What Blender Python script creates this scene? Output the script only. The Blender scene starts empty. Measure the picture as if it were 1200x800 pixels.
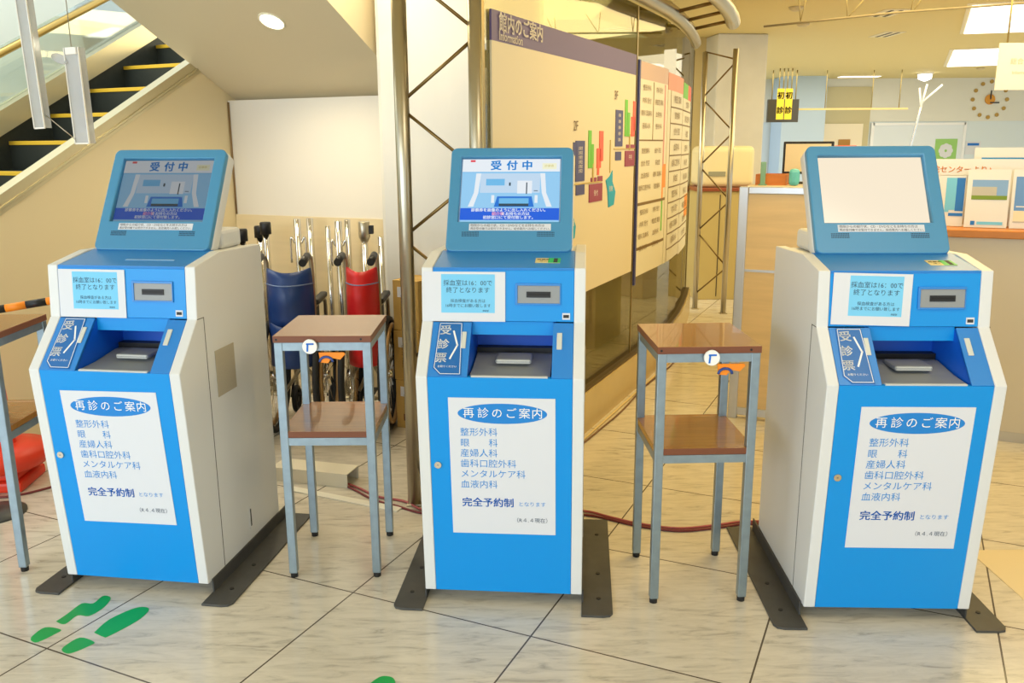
import bpy, bmesh, math, random
from mathutils import Matrix, Vector
random.seed(7)
S = bpy.context.scene
COL = S.collection
# ---------------------------------------------------------------- camera, world, light, exposure
PITCH, ROLL, FPX, CAMH = 0.2244, -0.0058, 1006.6, 1.3764
cd = bpy.data.cameras.new('camera'); cam = bpy.data.objects.new('camera', cd); COL.objects.link(cam)
fw = Vector((0, math.cos(PITCH), -math.sin(PITCH))); up = Vector((0, math.sin(PITCH), math.cos(PITCH))); rt = Vector((1, 0, 0))
R_ = math.cos(ROLL)*rt + math.sin(ROLL)*up; U_ = -math.sin(ROLL)*rt + math.cos(ROLL)*up
m = Matrix((R_, U_, -fw)).transposed().to_4x4(); m.translation = (0, 0, CAMH); cam.matrix_world = m
cd.sensor_fit = 'HORIZONTAL'; cd.sensor_width = 36; cd.lens = 36*FPX/1200; cd.clip_start = .05; cd.clip_end = 100
S.camera = cam
W = bpy.data.worlds.new('world'); S.world = W; W.use_nodes = True
bg = W.node_tree.nodes['Background']; bg.inputs[0].default_value = (.84, .93, 1.0, 1); bg.inputs[1].default_value = 1.25
S.view_settings.view_transform = 'Standard'; S.view_settings.look = 'None'; S.view_settings.gamma = 1
S.view_settings.use_curve_mapping = False; S.view_settings.exposure = 0.40

def area(name, loc, target, sx, sy, power, col):
    l = bpy.data.lights.new(name, 'AREA'); l.shape = 'RECTANGLE'; l.size = sx; l.size_y = sy; l.energy = power; l.color = col
    o = bpy.data.objects.new(name, l); COL.objects.link(o); o.location = loc
    o.rotation_euler = (Vector(target) - Vector(loc)).to_track_quat('-Z', 'Y').to_euler(); return o
area('daylight_window', (-3.4, -2.4, 1.9), (.2, 2.6, .6), 4.6, 2.6, 140, (.80, .91, 1))
area('lobby_fill', (1.1, 1.2, 2.36), (.9, 1.3, 0), 1.4, 1.4, 18, (1, .88, .68))  # added unseen fill, brightens kiosk fronts, left kiosk's side and floor
area('niche_fill', (-.72, 3.85, 2.33), (-.9, 4.2, 0), .7, .7, 10, (1, .84, .56))  # extra unseen light put in to lift the niche walls
area('ceiling_lamp_hall', (1.55, 3.95, 2.36), (1.4, 3.95, 0), 1.4, 2.0, 42, (1, .71, .26))
area('ceiling_lamp_desk', (3.2, 6.2, 2.36), (3.2, 6.2, 0), 2.4, 2.4, 52, (1, .78, .38))
area('ceiling_lamp_office', (5.0, 11, 2.36), (5.0, 11, 0), 4, 4, 82, (1, .92, .72))
area('ceiling_lamp_glass', (-.4, 7.0, 2.36), (-.4, 7.0, 0), 1.6, 2.4, 36, (1, .80, .36))
area('escalator_skylight', (-3.2, 4.4, 3.4), (-2.2, 4.6, 1.6), 1.6, 2.5, 45, (1, .98, .9))

# ---------------------------------------------------------------- materials
def lin(c):
    return tuple(((v/255)/12.92 if v/255 <= .04045 else ((v/255+.055)/1.055)**2.4) for v in c)
MC = {}
def mat(name, rgb, rough=.5, metal=0, emit=0, noise=0, nscale=8, stretch=(1, 1, 1), bump=0, spec=.5, coat=0):
    if name in MC: return MC[name]
    M = bpy.data.materials.new(name); M.use_nodes = True; nt = M.node_tree; b = nt.nodes['Principled BSDF']
    c = lin(rgb)
    b.inputs['Base Color'].default_value = (*c, 1); b.inputs['Roughness'].default_value = rough; b.inputs['Metallic'].default_value = metal
    b.inputs['Specular IOR Level'].default_value = spec; b.inputs['Coat Weight'].default_value = coat
    if emit:
        b.inputs['Emission Color'].default_value = (*c, 1); b.inputs['Emission Strength'].default_value = emit
        b.inputs['Base Color'].default_value = (.01, .01, .01, 1)
    if noise or bump:
        tc = nt.nodes.new('ShaderNodeTexCoord'); mp = nt.nodes.new('ShaderNodeMapping'); nz = nt.nodes.new('ShaderNodeTexNoise')
        mp.inputs['Scale'].default_value = stretch; nz.inputs['Scale'].default_value = nscale; nz.inputs['Detail'].default_value = 5
        nt.links.new(tc.outputs['Object'], mp.inputs['Vector']); nt.links.new(mp.outputs['Vector'], nz.inputs['Vector'])
        if noise:
            rp = nt.nodes.new('ShaderNodeValToRGB'); k = 1-noise
            rp.color_ramp.elements[0].position = .3; rp.color_ramp.elements[1].position = .7
            rp.color_ramp.elements[0].color = (c[0]*k, c[1]*k, c[2]*k, 1); rp.color_ramp.elements[1].color = (*c, 1)
            nt.links.new(nz.outputs['Fac'], rp.inputs[0]); nt.links.new(rp.outputs[0], b.inputs['Base Color'])
        if bump:
            bp = nt.nodes.new('ShaderNodeBump'); bp.inputs['Strength'].default_value = bump; bp.inputs['Distance'].default_value = .002
            nt.links.new(nz.outputs['Fac'], bp.inputs['Height']); nt.links.new(bp.outputs[0], b.inputs['Normal'])
    MC[name] = M; return M
def glass(name, tint, fac=.12, rough=.02):
    if name in MC: return MC[name]
    M = bpy.data.materials.new(name); M.use_nodes = True; nt = M.node_tree; nt.nodes.clear()
    o = nt.nodes.new('ShaderNodeOutputMaterial'); mx = nt.nodes.new('ShaderNodeMixShader'); tr = nt.nodes.new('ShaderNodeBsdfTransparent')
    gl = nt.nodes.new('ShaderNodeBsdfGlossy'); gl.inputs['Roughness'].default_value = rough; lw = nt.nodes.new('ShaderNodeLayerWeight')
    mr = nt.nodes.new('ShaderNodeMapRange'); lw.inputs['Blend'].default_value = .35
    mr.inputs['To Min'].default_value = fac; mr.inputs['To Max'].default_value = .75
    tr.inputs[0].default_value = (*tint, 1); nt.links.new(lw.outputs['Fresnel'], mr.inputs[0]); nt.links.new(mr.outputs[0], mx.inputs[0])
    nt.links.new(tr.outputs[0], mx.inputs[1]); nt.links.new(gl.outputs[0], mx.inputs[2]); nt.links.new(mx.outputs[0], o.inputs[0])
    MC[name] = M; return M

GA, TS = 1.1419, .6115
I = Vector((math.sin(GA), -math.cos(GA), 0)); J = Vector((math.cos(GA), math.sin(GA), 0)); Z = Vector((0, 0, 1))

def marble_floor():
    M = bpy.data.materials.new('marble_tiles'); M.use_nodes = True; nt = M.node_tree; b = nt.nodes['Principled BSDF']; L = nt.links.new
    tc = nt.nodes.new('ShaderNodeTexCoord'); mp = nt.nodes.new('ShaderNodeMapping')
    mp.vector_type = 'TEXTURE'; mp.inputs['Location'].default_value = (.0489, 2.2199, 0)
    mp.inputs['Rotation'].default_value = (0, 0, GA); mp.inputs['Scale'].default_value = (TS, TS, TS)
    L(tc.outputs['Object'], mp.inputs['Vector']); sp = nt.nodes.new('ShaderNodeSeparateXYZ'); L(mp.outputs[0], sp.inputs[0])
    def mth(op, a, b_=None):
        n = nt.nodes.new('ShaderNodeMath'); n.operation = op
        for k, v in ((0, a), (1, b_)):
            if v is None: continue
            if isinstance(v, (int, float)): n.inputs[k].default_value = v
            else: L(v, n.inputs[k])
        return n.outputs[0]
    def line(ax):
        f = mth('FRACT', mth('ADD', sp.outputs[ax], .5)); return mth('LESS_THAN', mth('ABSOLUTE', mth('SUBTRACT', f, .5)), .0042)
    grout = mth('MAXIMUM', line(0), line(1))
    fl = nt.nodes.new('ShaderNodeVectorMath'); fl.operation = 'FLOOR'; L(mp.outputs[0], fl.inputs[0])
    wn = nt.nodes.new('ShaderNodeTexWhiteNoise'); wn.noise_dimensions = '2D'; L(fl.outputs[0], wn.inputs[0])
    va = nt.nodes.new('ShaderNodeVectorMath'); va.operation = 'MULTIPLY_ADD'; L(wn.outputs['Color'], va.inputs[0]); va.inputs[1].default_value = (3, 3, 3)
    m2 = nt.nodes.new('ShaderNodeMapping'); m2.inputs['Scale'].default_value = (4.5, 22, 1); m2.inputs['Rotation'].default_value = (0, 0, .12)
    L(tc.outputs['Object'], va.inputs[2]); L(va.outputs[0], m2.inputs['Vector'])
    nz = nt.nodes.new('ShaderNodeTexNoise'); nz.inputs['Scale'].default_value = 1.6; nz.inputs['Detail'].default_value = 8; nz.inputs['Roughness'].default_value = .68
    nz.inputs['Distortion'].default_value = .7; L(m2.outputs[0], nz.inputs['Vector'])
    rp = nt.nodes.new('ShaderNodeValToRGB'); e = rp.color_ramp.elements
    e[0].position = .30; e[0].color = (*lin((168, 160, 146)), 1); e[1].position = .60; e[1].color = (*lin((216, 208, 192)), 1)
    x = e.new(.45); x.color = (*lin((205, 197, 181)), 1)
    L(nz.outputs['Fac'], rp.inputs[0])
    mx = nt.nodes.new('ShaderNodeMixRGB'); mx.inputs[2].default_value = (*lin((88, 78, 66)), 1); L(grout, mx.inputs[0]); L(rp.outputs[0], mx.inputs[1])
    L(mx.outputs[0], b.inputs['Base Color']); b.inputs['Roughness'].default_value = .14; b.inputs['Specular IOR Level'].default_value = .5
    return M
WHITE = mat('white_powder_coat', (218, 220, 220), .45)
BLUE = mat('blue_enamel', (0, 144, 226), .38, spec=.4)
DBLUE = mat('blue_plastic', (42, 130, 210), .36)
MBLUE = mat('monitor_blue', (72, 142, 184), .38)
STEEL = mat('painted_steel_tube', (150, 168, 180), .35, .75, noise=.15, nscale=30)
PLATE = mat('dark_steel_plate', (84, 84, 82), .5, .35, noise=.2, nscale=20)
BLACK = mat('black_plastic', (22, 22, 24), .5)
RUBBER = mat('black_rubber', (26, 26, 26), .7)
GREY = mat('grey_plastic', (142, 146, 148), .4)
LGREY = mat('light_grey_plastic', (196, 198, 194), .4)
CHROME = mat('chrome', (215, 210, 200), .12, 1)
SATIN = mat('satin_steel', (188, 180, 160), .28, .95)
PAPER = mat('white_paper', (216, 219, 226), .7)
NBLUE = mat('pale_blue_print', (120, 200, 240), .7)
INKB = mat('blue_ink', (14, 110, 210), .7)
INKL = mat('light_blue_ink', (40, 138, 215), .7)
INKD = mat('dark_ink', (50, 70, 96), .7)
INKK = mat('black_ink', (45, 45, 48), .7)
INKW = mat('white_ink', (240, 240, 238), .7)
WOOD = mat('brown_wood_laminate', (164, 110, 46), .2, coat=.5, noise=.22, nscale=5, stretch=(1.5, 14, 14))
EDGE = mat('brown_edge_band', (118, 68, 42), .45)
CARD = mat('cardboard', (196, 158, 84), .75, noise=.12, nscale=12)
MARB = mat('pale_marble', (226, 224, 216), .12, noise=.10, nscale=2.5, stretch=(1, 1, .5))
MARBG = mat('grey_marble', (222, 220, 208), .3, noise=.16, nscale=2.5)
BEIGE = mat('beige_wall_panel', (230, 214, 174), .45)
BACKW = mat('offwhite_wall', (228, 222, 210), .5)
WAINS = mat('maple_wall_board', (230, 212, 172), .45, noise=.06, nscale=3, stretch=(1, 1, 10))
SOFF = mat('soffit_paint', (218, 204, 170), .6)
CEIL = mat('ceiling_board', (226, 208, 146), .7)
PARTW = mat('light_wood_board', (228, 198, 144), .45, noise=.12, nscale=3, stretch=(1, 1, 12))
ALU = mat('aluminium', (196, 200, 206), .35, .7)
GREEN = mat('green_floor_tape', (0, 168, 78), .45, noise=.12, nscale=9)
YEL = mat('yellow_plastic', (222, 180, 50), .45)
ORANGE = mat('orange_plastic', (245, 140, 20), .5)
RED = mat('red_vinyl', (214, 30, 34), .42, bump=.2, nscale=20)
NAVY = mat('navy_vinyl', (30, 62, 122), .38, bump=.2, nscale=20)
CORDM = mat('pink_cord', (170, 84, 84), .5)

# ---------------------------------------------------------------- mesh helpers
def new(): return bmesh.new()
def _tag(bm, n0, mi, F=None, f0=0):
    bm.verts.ensure_lookup_table(); bm.faces.ensure_lookup_table()
    if F is not None: bmesh.ops.transform(bm, matrix=F, verts=bm.verts[n0:])
    for f in bm.faces[f0:]: f.material_index = mi
def box(bm, x0, x1, y0, y1, z0, z1, F=None, bev=0, mi=0, seg=2):
    n0, f0 = len(bm.verts), len(bm.faces)
    t = bmesh.new(); bmesh.ops.create_cube(t, size=1)
    bmesh.ops.scale(t, vec=(abs(x1-x0), abs(y1-y0), abs(z1-z0)), verts=t.verts)
    bmesh.ops.translate(t, vec=((x0+x1)/2, (y0+y1)/2, (z0+z1)/2), verts=t.verts)
    if bev: bmesh.ops.bevel(t, geom=t.edges[:], offset=bev, segments=seg, affect='EDGES', profile=.5)
    me = bpy.data.meshes.new('t'); t.to_mesh(me); t.free(); bm.from_mesh(me); bpy.data.meshes.remove(me)
    _tag(bm, n0, mi, F, f0)
def prism(bm, pts, x0, x1, F=None, mi=0, axis='x', bev=0):
    """polygon pts (a,b) extruded along an axis: x -> (x,a,b); z -> (a,b,x); y -> (a,x,b)"""
    n0, f0 = len(bm.verts), len(bm.faces); t = bmesh.new()
    f = (lambda a, b, s: (s, a, b)) if axis == 'x' else ((lambda a, b, s: (a, b, s)) if axis == 'z' else (lambda a, b, s: (a, s, b)))
    A = [t.verts.new(f(a, b, x0)) for a, b in pts]; B = [t.verts.new(f(a, b, x1)) for a, b in pts]; n = len(pts)
    t.faces.new(A); t.faces.new(B[::-1])
    for k in range(n): t.faces.new((A[k], B[k], B[(k+1) % n], A[(k+1) % n]))
    bmesh.ops.recalc_face_normals(t, faces=t.faces)
    if bev: bmesh.ops.bevel(t, geom=t.edges[:], offset=bev, segments=2, affect='EDGES', profile=.5)
    me = bpy.data.meshes.new('t'); t.to_mesh(me); t.free(); bm.from_mesh(me); bpy.data.meshes.remove(me)
    _tag(bm, n0, mi, F, f0)
def smooth_path(P, n=6):
    P = [Vector(p) for p in P]
    if len(P) < 3 or n < 2: return P
    Q = []
    for k in range(len(P)-1):
        a, b, c, d = P[max(k-1, 0)], P[k], P[k+1], P[min(k+2, len(P)-1)]
        for s in range(n):
            t = s/n; Q.append(.5*((2*b)+(-a+c)*t+(2*a-5*b+4*c-d)*t*t+(-a+3*b-3*c+d)*t**3))
    Q.append(P[-1]); return Q
def tube(bm, P, r, n=10, F=None, mi=0, smooth=0, closed=False):
    n0, f0 = len(bm.verts), len(bm.faces)
    P = smooth_path(P, smooth) if smooth else [Vector(p) for p in P]
    rings = []; u = None; N = len(P)
    for k, p in enumerate(P):
        if closed: t = (P[(k+1) % N]-P[k-1]).normalized()
        else: t = (P[min(k+1, N-1)]-P[max(k-1, 0)]).normalized()
        if u is None: u = t.orthogonal().normalized()
        else:
            u = u-t*u.dot(t); u = u.normalized() if u.length > 1e-6 else t.orthogonal().normalized()
        v = t.cross(u); rr = r[k] if isinstance(r, (list, tuple)) else r
        rings.append([bm.verts.new(p+(u*math.cos(2*math.pi*q/n)+v*math.sin(2*math.pi*q/n))*rr) for q in range(n)])
    for k in range(N if closed else N-1):
        A, B = rings[k], rings[(k+1) % N]
        for q in range(n):
            f = bm.faces.new((A[q], A[(q+1) % n], B[(q+1) % n], B[q])); f.smooth = True
    if not closed: bm.faces.new(rings[0][::-1]); bm.faces.new(rings[-1])
    _tag(bm, n0, mi, F, f0)
def lathe(bm, prof, n=24, F=None, mi=0, smooth=True):
    n0, f0 = len(bm.verts), len(bm.faces); rings = []
    for r, z in prof: rings.append([bm.verts.new((r*math.cos(2*math.pi*q/n), r*math.sin(2*math.pi*q/n), z)) for q in range(n)])
    for A, B in zip(rings, rings[1:]):
        for q in range(n):
            f = bm.faces.new((A[q], A[(q+1) % n], B[(q+1) % n], B[q])); f.smooth = smooth
    bm.faces.new(rings[0][::-1]); bm.faces.new(rings[-1]); _tag(bm, n0, mi, F, f0)
def disc(bm, r, z0, z1, F=None, mi=0, n=28, ry=None):
    prism(bm, [(r*math.cos(2*math.pi*k/n), (ry or r)*math.sin(2*math.pi*k/n)) for k in range(n)], z0, z1, F, mi, 'z')
def obj(name, bm, mats, parent=None, label=None):
    me = bpy.data.meshes.new(name); bmesh.ops.recalc_face_normals(bm, faces=bm.faces); bm.to_mesh(me); bm.free()
    for m_ in (mats if isinstance(mats, (list, tuple)) else [mats]): me.materials.append(m_)
    o = bpy.data.objects.new(name, me); COL.objects.link(o)
    if parent: o.parent = parent
    if label: o['label'] = label
    return o
def thing(name, label, cat, loc=(0, 0, 0), rz=0, group=None):
    o = bpy.data.objects.new(name, None); COL.objects.link(o); o.empty_display_size = .05
    o.location = loc; o.rotation_euler = (0, 0, rz); o['label'] = label; o['category'] = cat
    if group: o['group'] = group
    return o
def tag(o, label, cat, group=None):
    o['label'] = label; o['category'] = cat
    if group: o['group'] = group
    return o
def struct(name, bm, mats, label=None, cat=None):
    o = obj(name, bm, mats); o['kind'] = 'structure'
    o['label'] = label or name.replace('_', ' '); o['category'] = cat or name.split('_')[0]; return o
def frame(O, X, Y):
    X, Y = Vector(X).normalized(), Vector(Y).normalized(); N = X.cross(Y)
    m_ = Matrix((X, Y, N)).transposed().to_4x4(); m_.translation = O; return m_
TCACHE = {}
def tmesh(s, size, align, bold):
    k = (s, size, align, bold)
    if k not in TCACHE:
        c = bpy.data.curves.new('t', 'FONT'); c.body = s; c.size = size; c.align_x = align; c.align_y = 'CENTER'; c.resolution_u = 2
        o = bpy.data.objects.new('t', c); COL.objects.link(o); dg = bpy.context.evaluated_depsgraph_get()
        TCACHE[k] = bpy.data.meshes.new_from_object(o.evaluated_get(dg)); bpy.data.objects.remove(o); bpy.data.curves.remove(c)
    return TCACHE[k]
def put_text(bm, F, items, z=.0006, mi=0):
    """items: (string, x, y, size, align, bold, width factor)"""
    for it in items:
        s, x, y, size = it[:4]; al = it[4] if len(it) > 4 else 'CENTER'; bo = it[5] if len(it) > 5 else 0; sx = it[6] if len(it) > 6 else 1
        for ox, oy in ([(0, 0)] if not bo else [(-bo, -bo*.6), (bo, -bo*.6), (-bo, bo*.6), (bo, bo*.6)]):      # heavy type
            n0, f0 = len(bm.verts), len(bm.faces); bm.from_mesh(tmesh(s, size, al, 0))
            _tag(bm, n0, mi, F @ Matrix.Translation((x+ox, y+oy, z)) @ Matrix.Diagonal((sx, 1, 1, 1)), f0)
def curve_plate(outer, holes, depth, bev, F, bm, mi=0):
    c = bpy.data.curves.new('t', 'CURVE'); c.dimensions = '2D'; c.fill_mode = 'BOTH'; c.extrude = depth/2-bev; c.bevel_depth = bev; c.bevel_resolution = 2
    c.offset = -bev
    for P in [outer]+holes:
        s = c.splines.new('POLY'); s.points.add(len(P)-1); s.use_cyclic_u = True
        for p, q in zip(s.points, P): p.co = (q[0], q[1], 0, 1)
    o = bpy.data.objects.new('t', c); COL.objects.link(o); dg = bpy.context.evaluated_depsgraph_get()
    me = bpy.data.meshes.new_from_object(o.evaluated_get(dg)); bpy.data.objects.remove(o); bpy.data.curves.remove(c)
    n0, f0 = len(bm.verts), len(bm.faces); bm.from_mesh(me); bpy.data.meshes.remove(me); _tag(bm, n0, mi, F, f0)
def rrect(x0, x1, y0, y1, r, n=5):
    P = []
    for cx, cy, a in ((x1-r, y1-r, 0), (x0+r, y1-r, 90), (x0+r, y0+r, 180), (x1-r, y0+r, 270)):
        for k in range(n+1):
            t = math.radians(a+90*k/n); P.append((cx+r*math.cos(t), cy+r*math.sin(t)))
    return P

# ---------------------------------------------------------------- room shell (walls follow the tile grid: I and J)
C = Vector((-1.65, 5.2, 0))
FIJ = frame(C, I, J)                        # local x along I, y along J
bm = new(); box(bm, -9, 12, -3, 17, -.05, 0); struct('floor', bm, marble_floor(), 'white marble tile floor laid in a diagonal grid')
bm = new(); box(bm, 0, 1.3, 0, .1, 0, 1.64, FIJ); obj_back = struct('wall_back', bm, BACKW, 'off white wall at the back of the niche under the escalator', 'wall')
bm = new(); box(bm, .004, 1.3, -.008, 0, 0, .984, FIJ); struct('trim_1', bm, WAINS, 'pale wood wainscot board on the niche back wall', 'wall trim')
zl = lambda t: 1.777+.515*(t+.219)
bm = new(); prism(bm, [(-3.6, 0), (.1, 0), (.1, 1.70), (-.185, zl(-.185)), (-3.6, max(.02, zl(-3.6)))], -.05, 0, FIJ)
struct('wall_left', bm, BEIGE, 'beige triangular wall below the escalator', 'wall')
bm = new(); tube(bm, [FIJ @ Vector((.006, -.004, .985)), FIJ @ Vector((.006, -.004, 1.63))], .006, 6); struct('trim_2', bm, mat('brown_bead', (140, 112, 70), .6), 'thin brown bead in the corner of the niche', 'wall trim')
zs = lambda t: 1.795-.53*(t+.217)
bm = new(); prism(bm, [(.1, zs(.1)), (-1.36, zs(-1.36)), (-1.36, 2.6), (.1, 2.6)], 0.0, 1.2, FIJ)
struct('ceiling_soffit', bm, SOFF, 'sloping cream soffit under the stairs above the niche', 'ceiling')
bm = new(); box(bm, 1.2, 12.5, -1.36, 13, 2.4, 2.45, FIJ); box(bm, 0, 12.5, -7, -1.36, 2.4, 2.45, FIJ)
struct('ceiling', bm, CEIL, 'warm cream lobby ceiling')
bm = new(); box(bm, -3, 2.0, 8.9, 9.0, 0, 2.4); struct('wall_inner', bm, mat('inner_wall', (206, 186, 130), .6), 'tan wall seen through the smoked glass', 'wall')
# marble column beside the glass wall
CC = C+1.23*I-.32*J; FC = frame(CC, I, J)
bm = new(); box(bm, 0, .70, 0, .5, 0, 2.4, FC, .03); struct('trim_3', bm, MARB, 'pale polished marble column behind the cartons', 'column')
FB = frame((2.19, 8.6, 0), (1, .12, 0), (-.12, 1, 0))
bm = new(); box(bm, -.22, .28, 0, .5, 0, 2.4, FB, .015); struct('trim_4', bm, MARBG, 'grey marble column beyond the far end of the glass wall', 'column')
# back of the office
YB = 14.5
WB = mat('office_wall', (222, 222, 212), .6); WB2 = mat('office_wall_lower', (214, 226, 232), .6); PBL = mat('pale_blue_panel', (186, 206, 224), .5)
bm = new(); box(bm, -3, 14, YB, YB+.1, 1.72, 2.4); struct('wall_far', bm, WB, 'cream upper wall at the back of the office', 'wall')
bm = new(); box(bm, -3, 14, YB+.012, YB+.11, 0, 1.72); struct('wall_far_lower', bm, WB2, 'pale grey lower wall at the back of the office', 'wall')
bm = new(); box(bm, 4.9, 5.86, YB-.03, YB+.0, 0, 2.27); struct('wall_alcove', bm, mat('alcove_paint', (196, 186, 146), .6), 'olive beige alcove wall behind the office door', 'wall')
bm = new(); box(bm, 4.25, 4.93, YB-.6, YB-.03, 0, 2.4); struct('wall_panel', bm, PBL, 'pale blue wall block left of the office door', 'wall')
bm = new(); box(bm, 5.10, 5.75, YB-.07, YB-.03, 0, 1.69, bev=.006); d1 = struct('door_1', bm, mat('cream_door', (236, 224, 196), .5), 'cream office door')
bm = new(); box(bm, 5.36, 5.55, YB-.085, YB-.07, 1.34, 1.44); obj('door_plate', bm, mat('brown_plate', (170, 120, 40), .5), d1)
bm = new(); box(bm, 5.02, 5.09, YB-.08, YB-.03, 0, 1.73); obj('door_frame', bm, ALU, d1)

# ---------------------------------------------------------------- escalator behind the left wall
ES = thing('escalator', 'escalator with dark steps and yellow step edges rising behind the beige wall', 'escalator', C, GA-math.pi/2)
DARK = mat('dark_steel_riser', (58, 62, 54), .45, .3, noise=.2, nscale=40, stretch=(14, 1, 1))
SKM = mat('brushed_skirt_metal', (214, 204, 170), .3, .75)
zn = lambda t: 1.563+.5487*(t+.502)
for k in range(-6, 4):
    t = -.502+.277*k; bm = new(); box(bm, -.86, -.07, t, t+.277, zn(t)-.42, zn(t)); st = obj('step', bm, DARK, ES)
    bm = new(); box(bm, -.86, -.075, t-.004, t+.03, zn(t)-.018, zn(t)+.003, bev=.002); obj('step_edge', bm, YEL, st, 'yellow step edge')
def slope(bm, x0, x1, z_a, z_b, t0, t1, f): prism(bm, [(t0, f(t0)+z_a), (t1, f(t1)+z_a), (t1, f(t1)+z_b), (t0, f(t0)+z_b)], x0, x1)
ft = lambda t: 1.821+.5425*(t+.29)
bm = new(); slope(bm, -.07, .004, -.052, 0, -2.6, .0, ft); slope(bm, -.05, .012, -.062, -.050, -2.6, .0, ft); slope(bm, -.05, .006, -.085, -.066, -2.6, .0, ft)
obj('near_skirt', bm, SKM, ES, 'brushed metal skirt')
ff = lambda t: 1.571+.54*(t+.852)
bm = new(); slope(bm, -.90, -.80, -.125, 0, -2.6, 1.0, ff); obj('far_skirt', bm, SKM, ES, 'brushed metal skirt')
bm = new(); slope(bm, -.92, -.86, -.6, -.125, -2.6, 1.0, ff); obj('side_panel', bm, DARK, ES)
fh = lambda t: 1.849+.522*(t+.811)
bm = new(); slope(bm, -.87, -.86, 0, .29, -2.6, 1.0, ff); obj('balustrade_glass', bm, glass('escalator_glass', (.90, .95, .92), .06), ES)
HR = mat('gold_handrail', (190, 160, 90), .3, .7)
bm = new(); tube(bm, [(-.865, t, fh(t)) for t in (-2.6, -1.2, 0, 1)], .021, 10); obj('handrail', bm, HR, ES, 'bronze handrail')
bm = new(); tube(bm, [(-1.30, t, fh(t)+.2) for t in (-2.6, -1.2, 0, 1)], .026, 10); obj('handrail', bm, HR, ES, 'bronze handrail')
bm = new(); box(bm, -1.75, -1.7, -4, 2, 0, 3.4, FIJ); struct('wall_escalator', bm, mat('pale_green_wall', (222, 228, 216), .6), 'pale wall beyond the escalator', 'wall')
# hanging acrylic guards
ACR = glass('clear_acrylic', (.96, .96, .94), .10, .12)
_nt = ACR.node_tree; _o = _nt.nodes['Material Output']; _m = _nt.nodes.new('ShaderNodeMixShader'); _d = _nt.nodes.new('ShaderNodeBsdfTranslucent'); _m.inputs[0].default_value = .30
_d2 = _nt.nodes.new('ShaderNodeBsdfDiffuse'); _a = _nt.nodes.new('ShaderNodeMixShader'); _a.inputs[0].default_value = .5
_nt.links.new(_o.inputs[0].links[0].from_socket, _m.inputs[1]); _nt.links.new(_d.outputs[0], _a.inputs[1]); _nt.links.new(_d2.outputs[0], _a.inputs[2])
_nt.links.new(_a.outputs[0], _m.inputs[2]); _nt.links.new(_m.outputs[0], _o.inputs[0])
ACE = mat('acrylic_edge', (246, 242, 232), .25)
def guard(x, y, z0, z1, w, label, cordtop, lean):
    t = thing('acrylic_guard', label, 'safety guard', (x, y, z0), -.3)
    F = Matrix.Rotation(lean, 4, 'Y')
    bm = new(); box(bm, -w/2, w/2, 0, .004, 0, z1-z0, F); box(bm, -w/2, -w/2+.004, .004, .04, 0, z1-z0, F); box(bm, w/2-.004, w/2, .004, .04, 0, z1-z0, F); obj('panel', bm, ACR, t)
    bm = new()
    for s in (-w/2-.002, w/2-.001): box(bm, s, s+.0035, -.003, .0035, 0, z1-z0, F)
    box(bm, -w/2, w/2, -.002, .005, -.003, .003, F); obj('edge', bm, ACE, t, 'bright acrylic edge')
    bm = new(); box(bm, -w/2+.008, w/2-.008, -.006, .012, z1-z0-.03, z1-z0, F, .003); obj('bracket', bm, ACE, t)
    bm = new(); tube(bm, [(0, 0, z1-z0), (0, 0, cordtop-z0)], .002, 6); obj('cord', bm, SATIN, t); return t
guard(-2.075, 3.9, 1.462, 2.18, .055, 'long clear acrylic guard strip hanging from the frame top at left', 2.6, -.03)
g2 = guard(-1.895, 3.9, 1.395, 1.80, .075, 'shorter clear acrylic guard hanging above the left kiosk monitor', 2.6, -.01)
bm = new(); disc(bm, .045, -.002, .002, frame((-.07, 0, .36), (1, 0, -.35), (0, .6, 1)), n=20, ry=.022); obj('end_flap', bm, ACR, g2)
bm = new(); tube(bm, [(-2.05, 3.91, 1.52), (-1.925, 3.91, 1.41)], .0022, 6); tag(obj('wire', bm, SATIN), 'thin wire tied between the two hanging acrylic guards', 'wire')
# downlight in the soffit
t = thing('downlight', 'round bright downlight in the sloping soffit', 'ceiling light', C+.80*I-.54*J+Z*zs(-.54), GA-math.pi/2)
FS = Matrix.Rotation(-math.atan(.53), 4, 'X')
bm = new(); tube(bm, [(.062*math.cos(a*math.pi/12), .062*math.sin(a*math.pi/12), -.001) for a in range(24)], .006, 8, FS, closed=True); obj('trim_ring', bm, mat('warm_white_ring', (240, 232, 205), .4), t)
bm = new(); disc(bm, .058, -.004, -.001, FS); obj('lamp', bm, mat('downlight_glow', (255, 244, 214), .5, emit=6), t)
l = bpy.data.lights.new('downlight_beam', 'SPOT'); l.energy = 24; l.color = (1, .84, .55); l.spot_size = 2.4; l.spot_blend = .8; l.shadow_soft_size = .06
o = bpy.data.objects.new('downlight_beam', l); COL.objects.link(o); o.parent = t; o.location = (0, 0, -.03)

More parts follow.
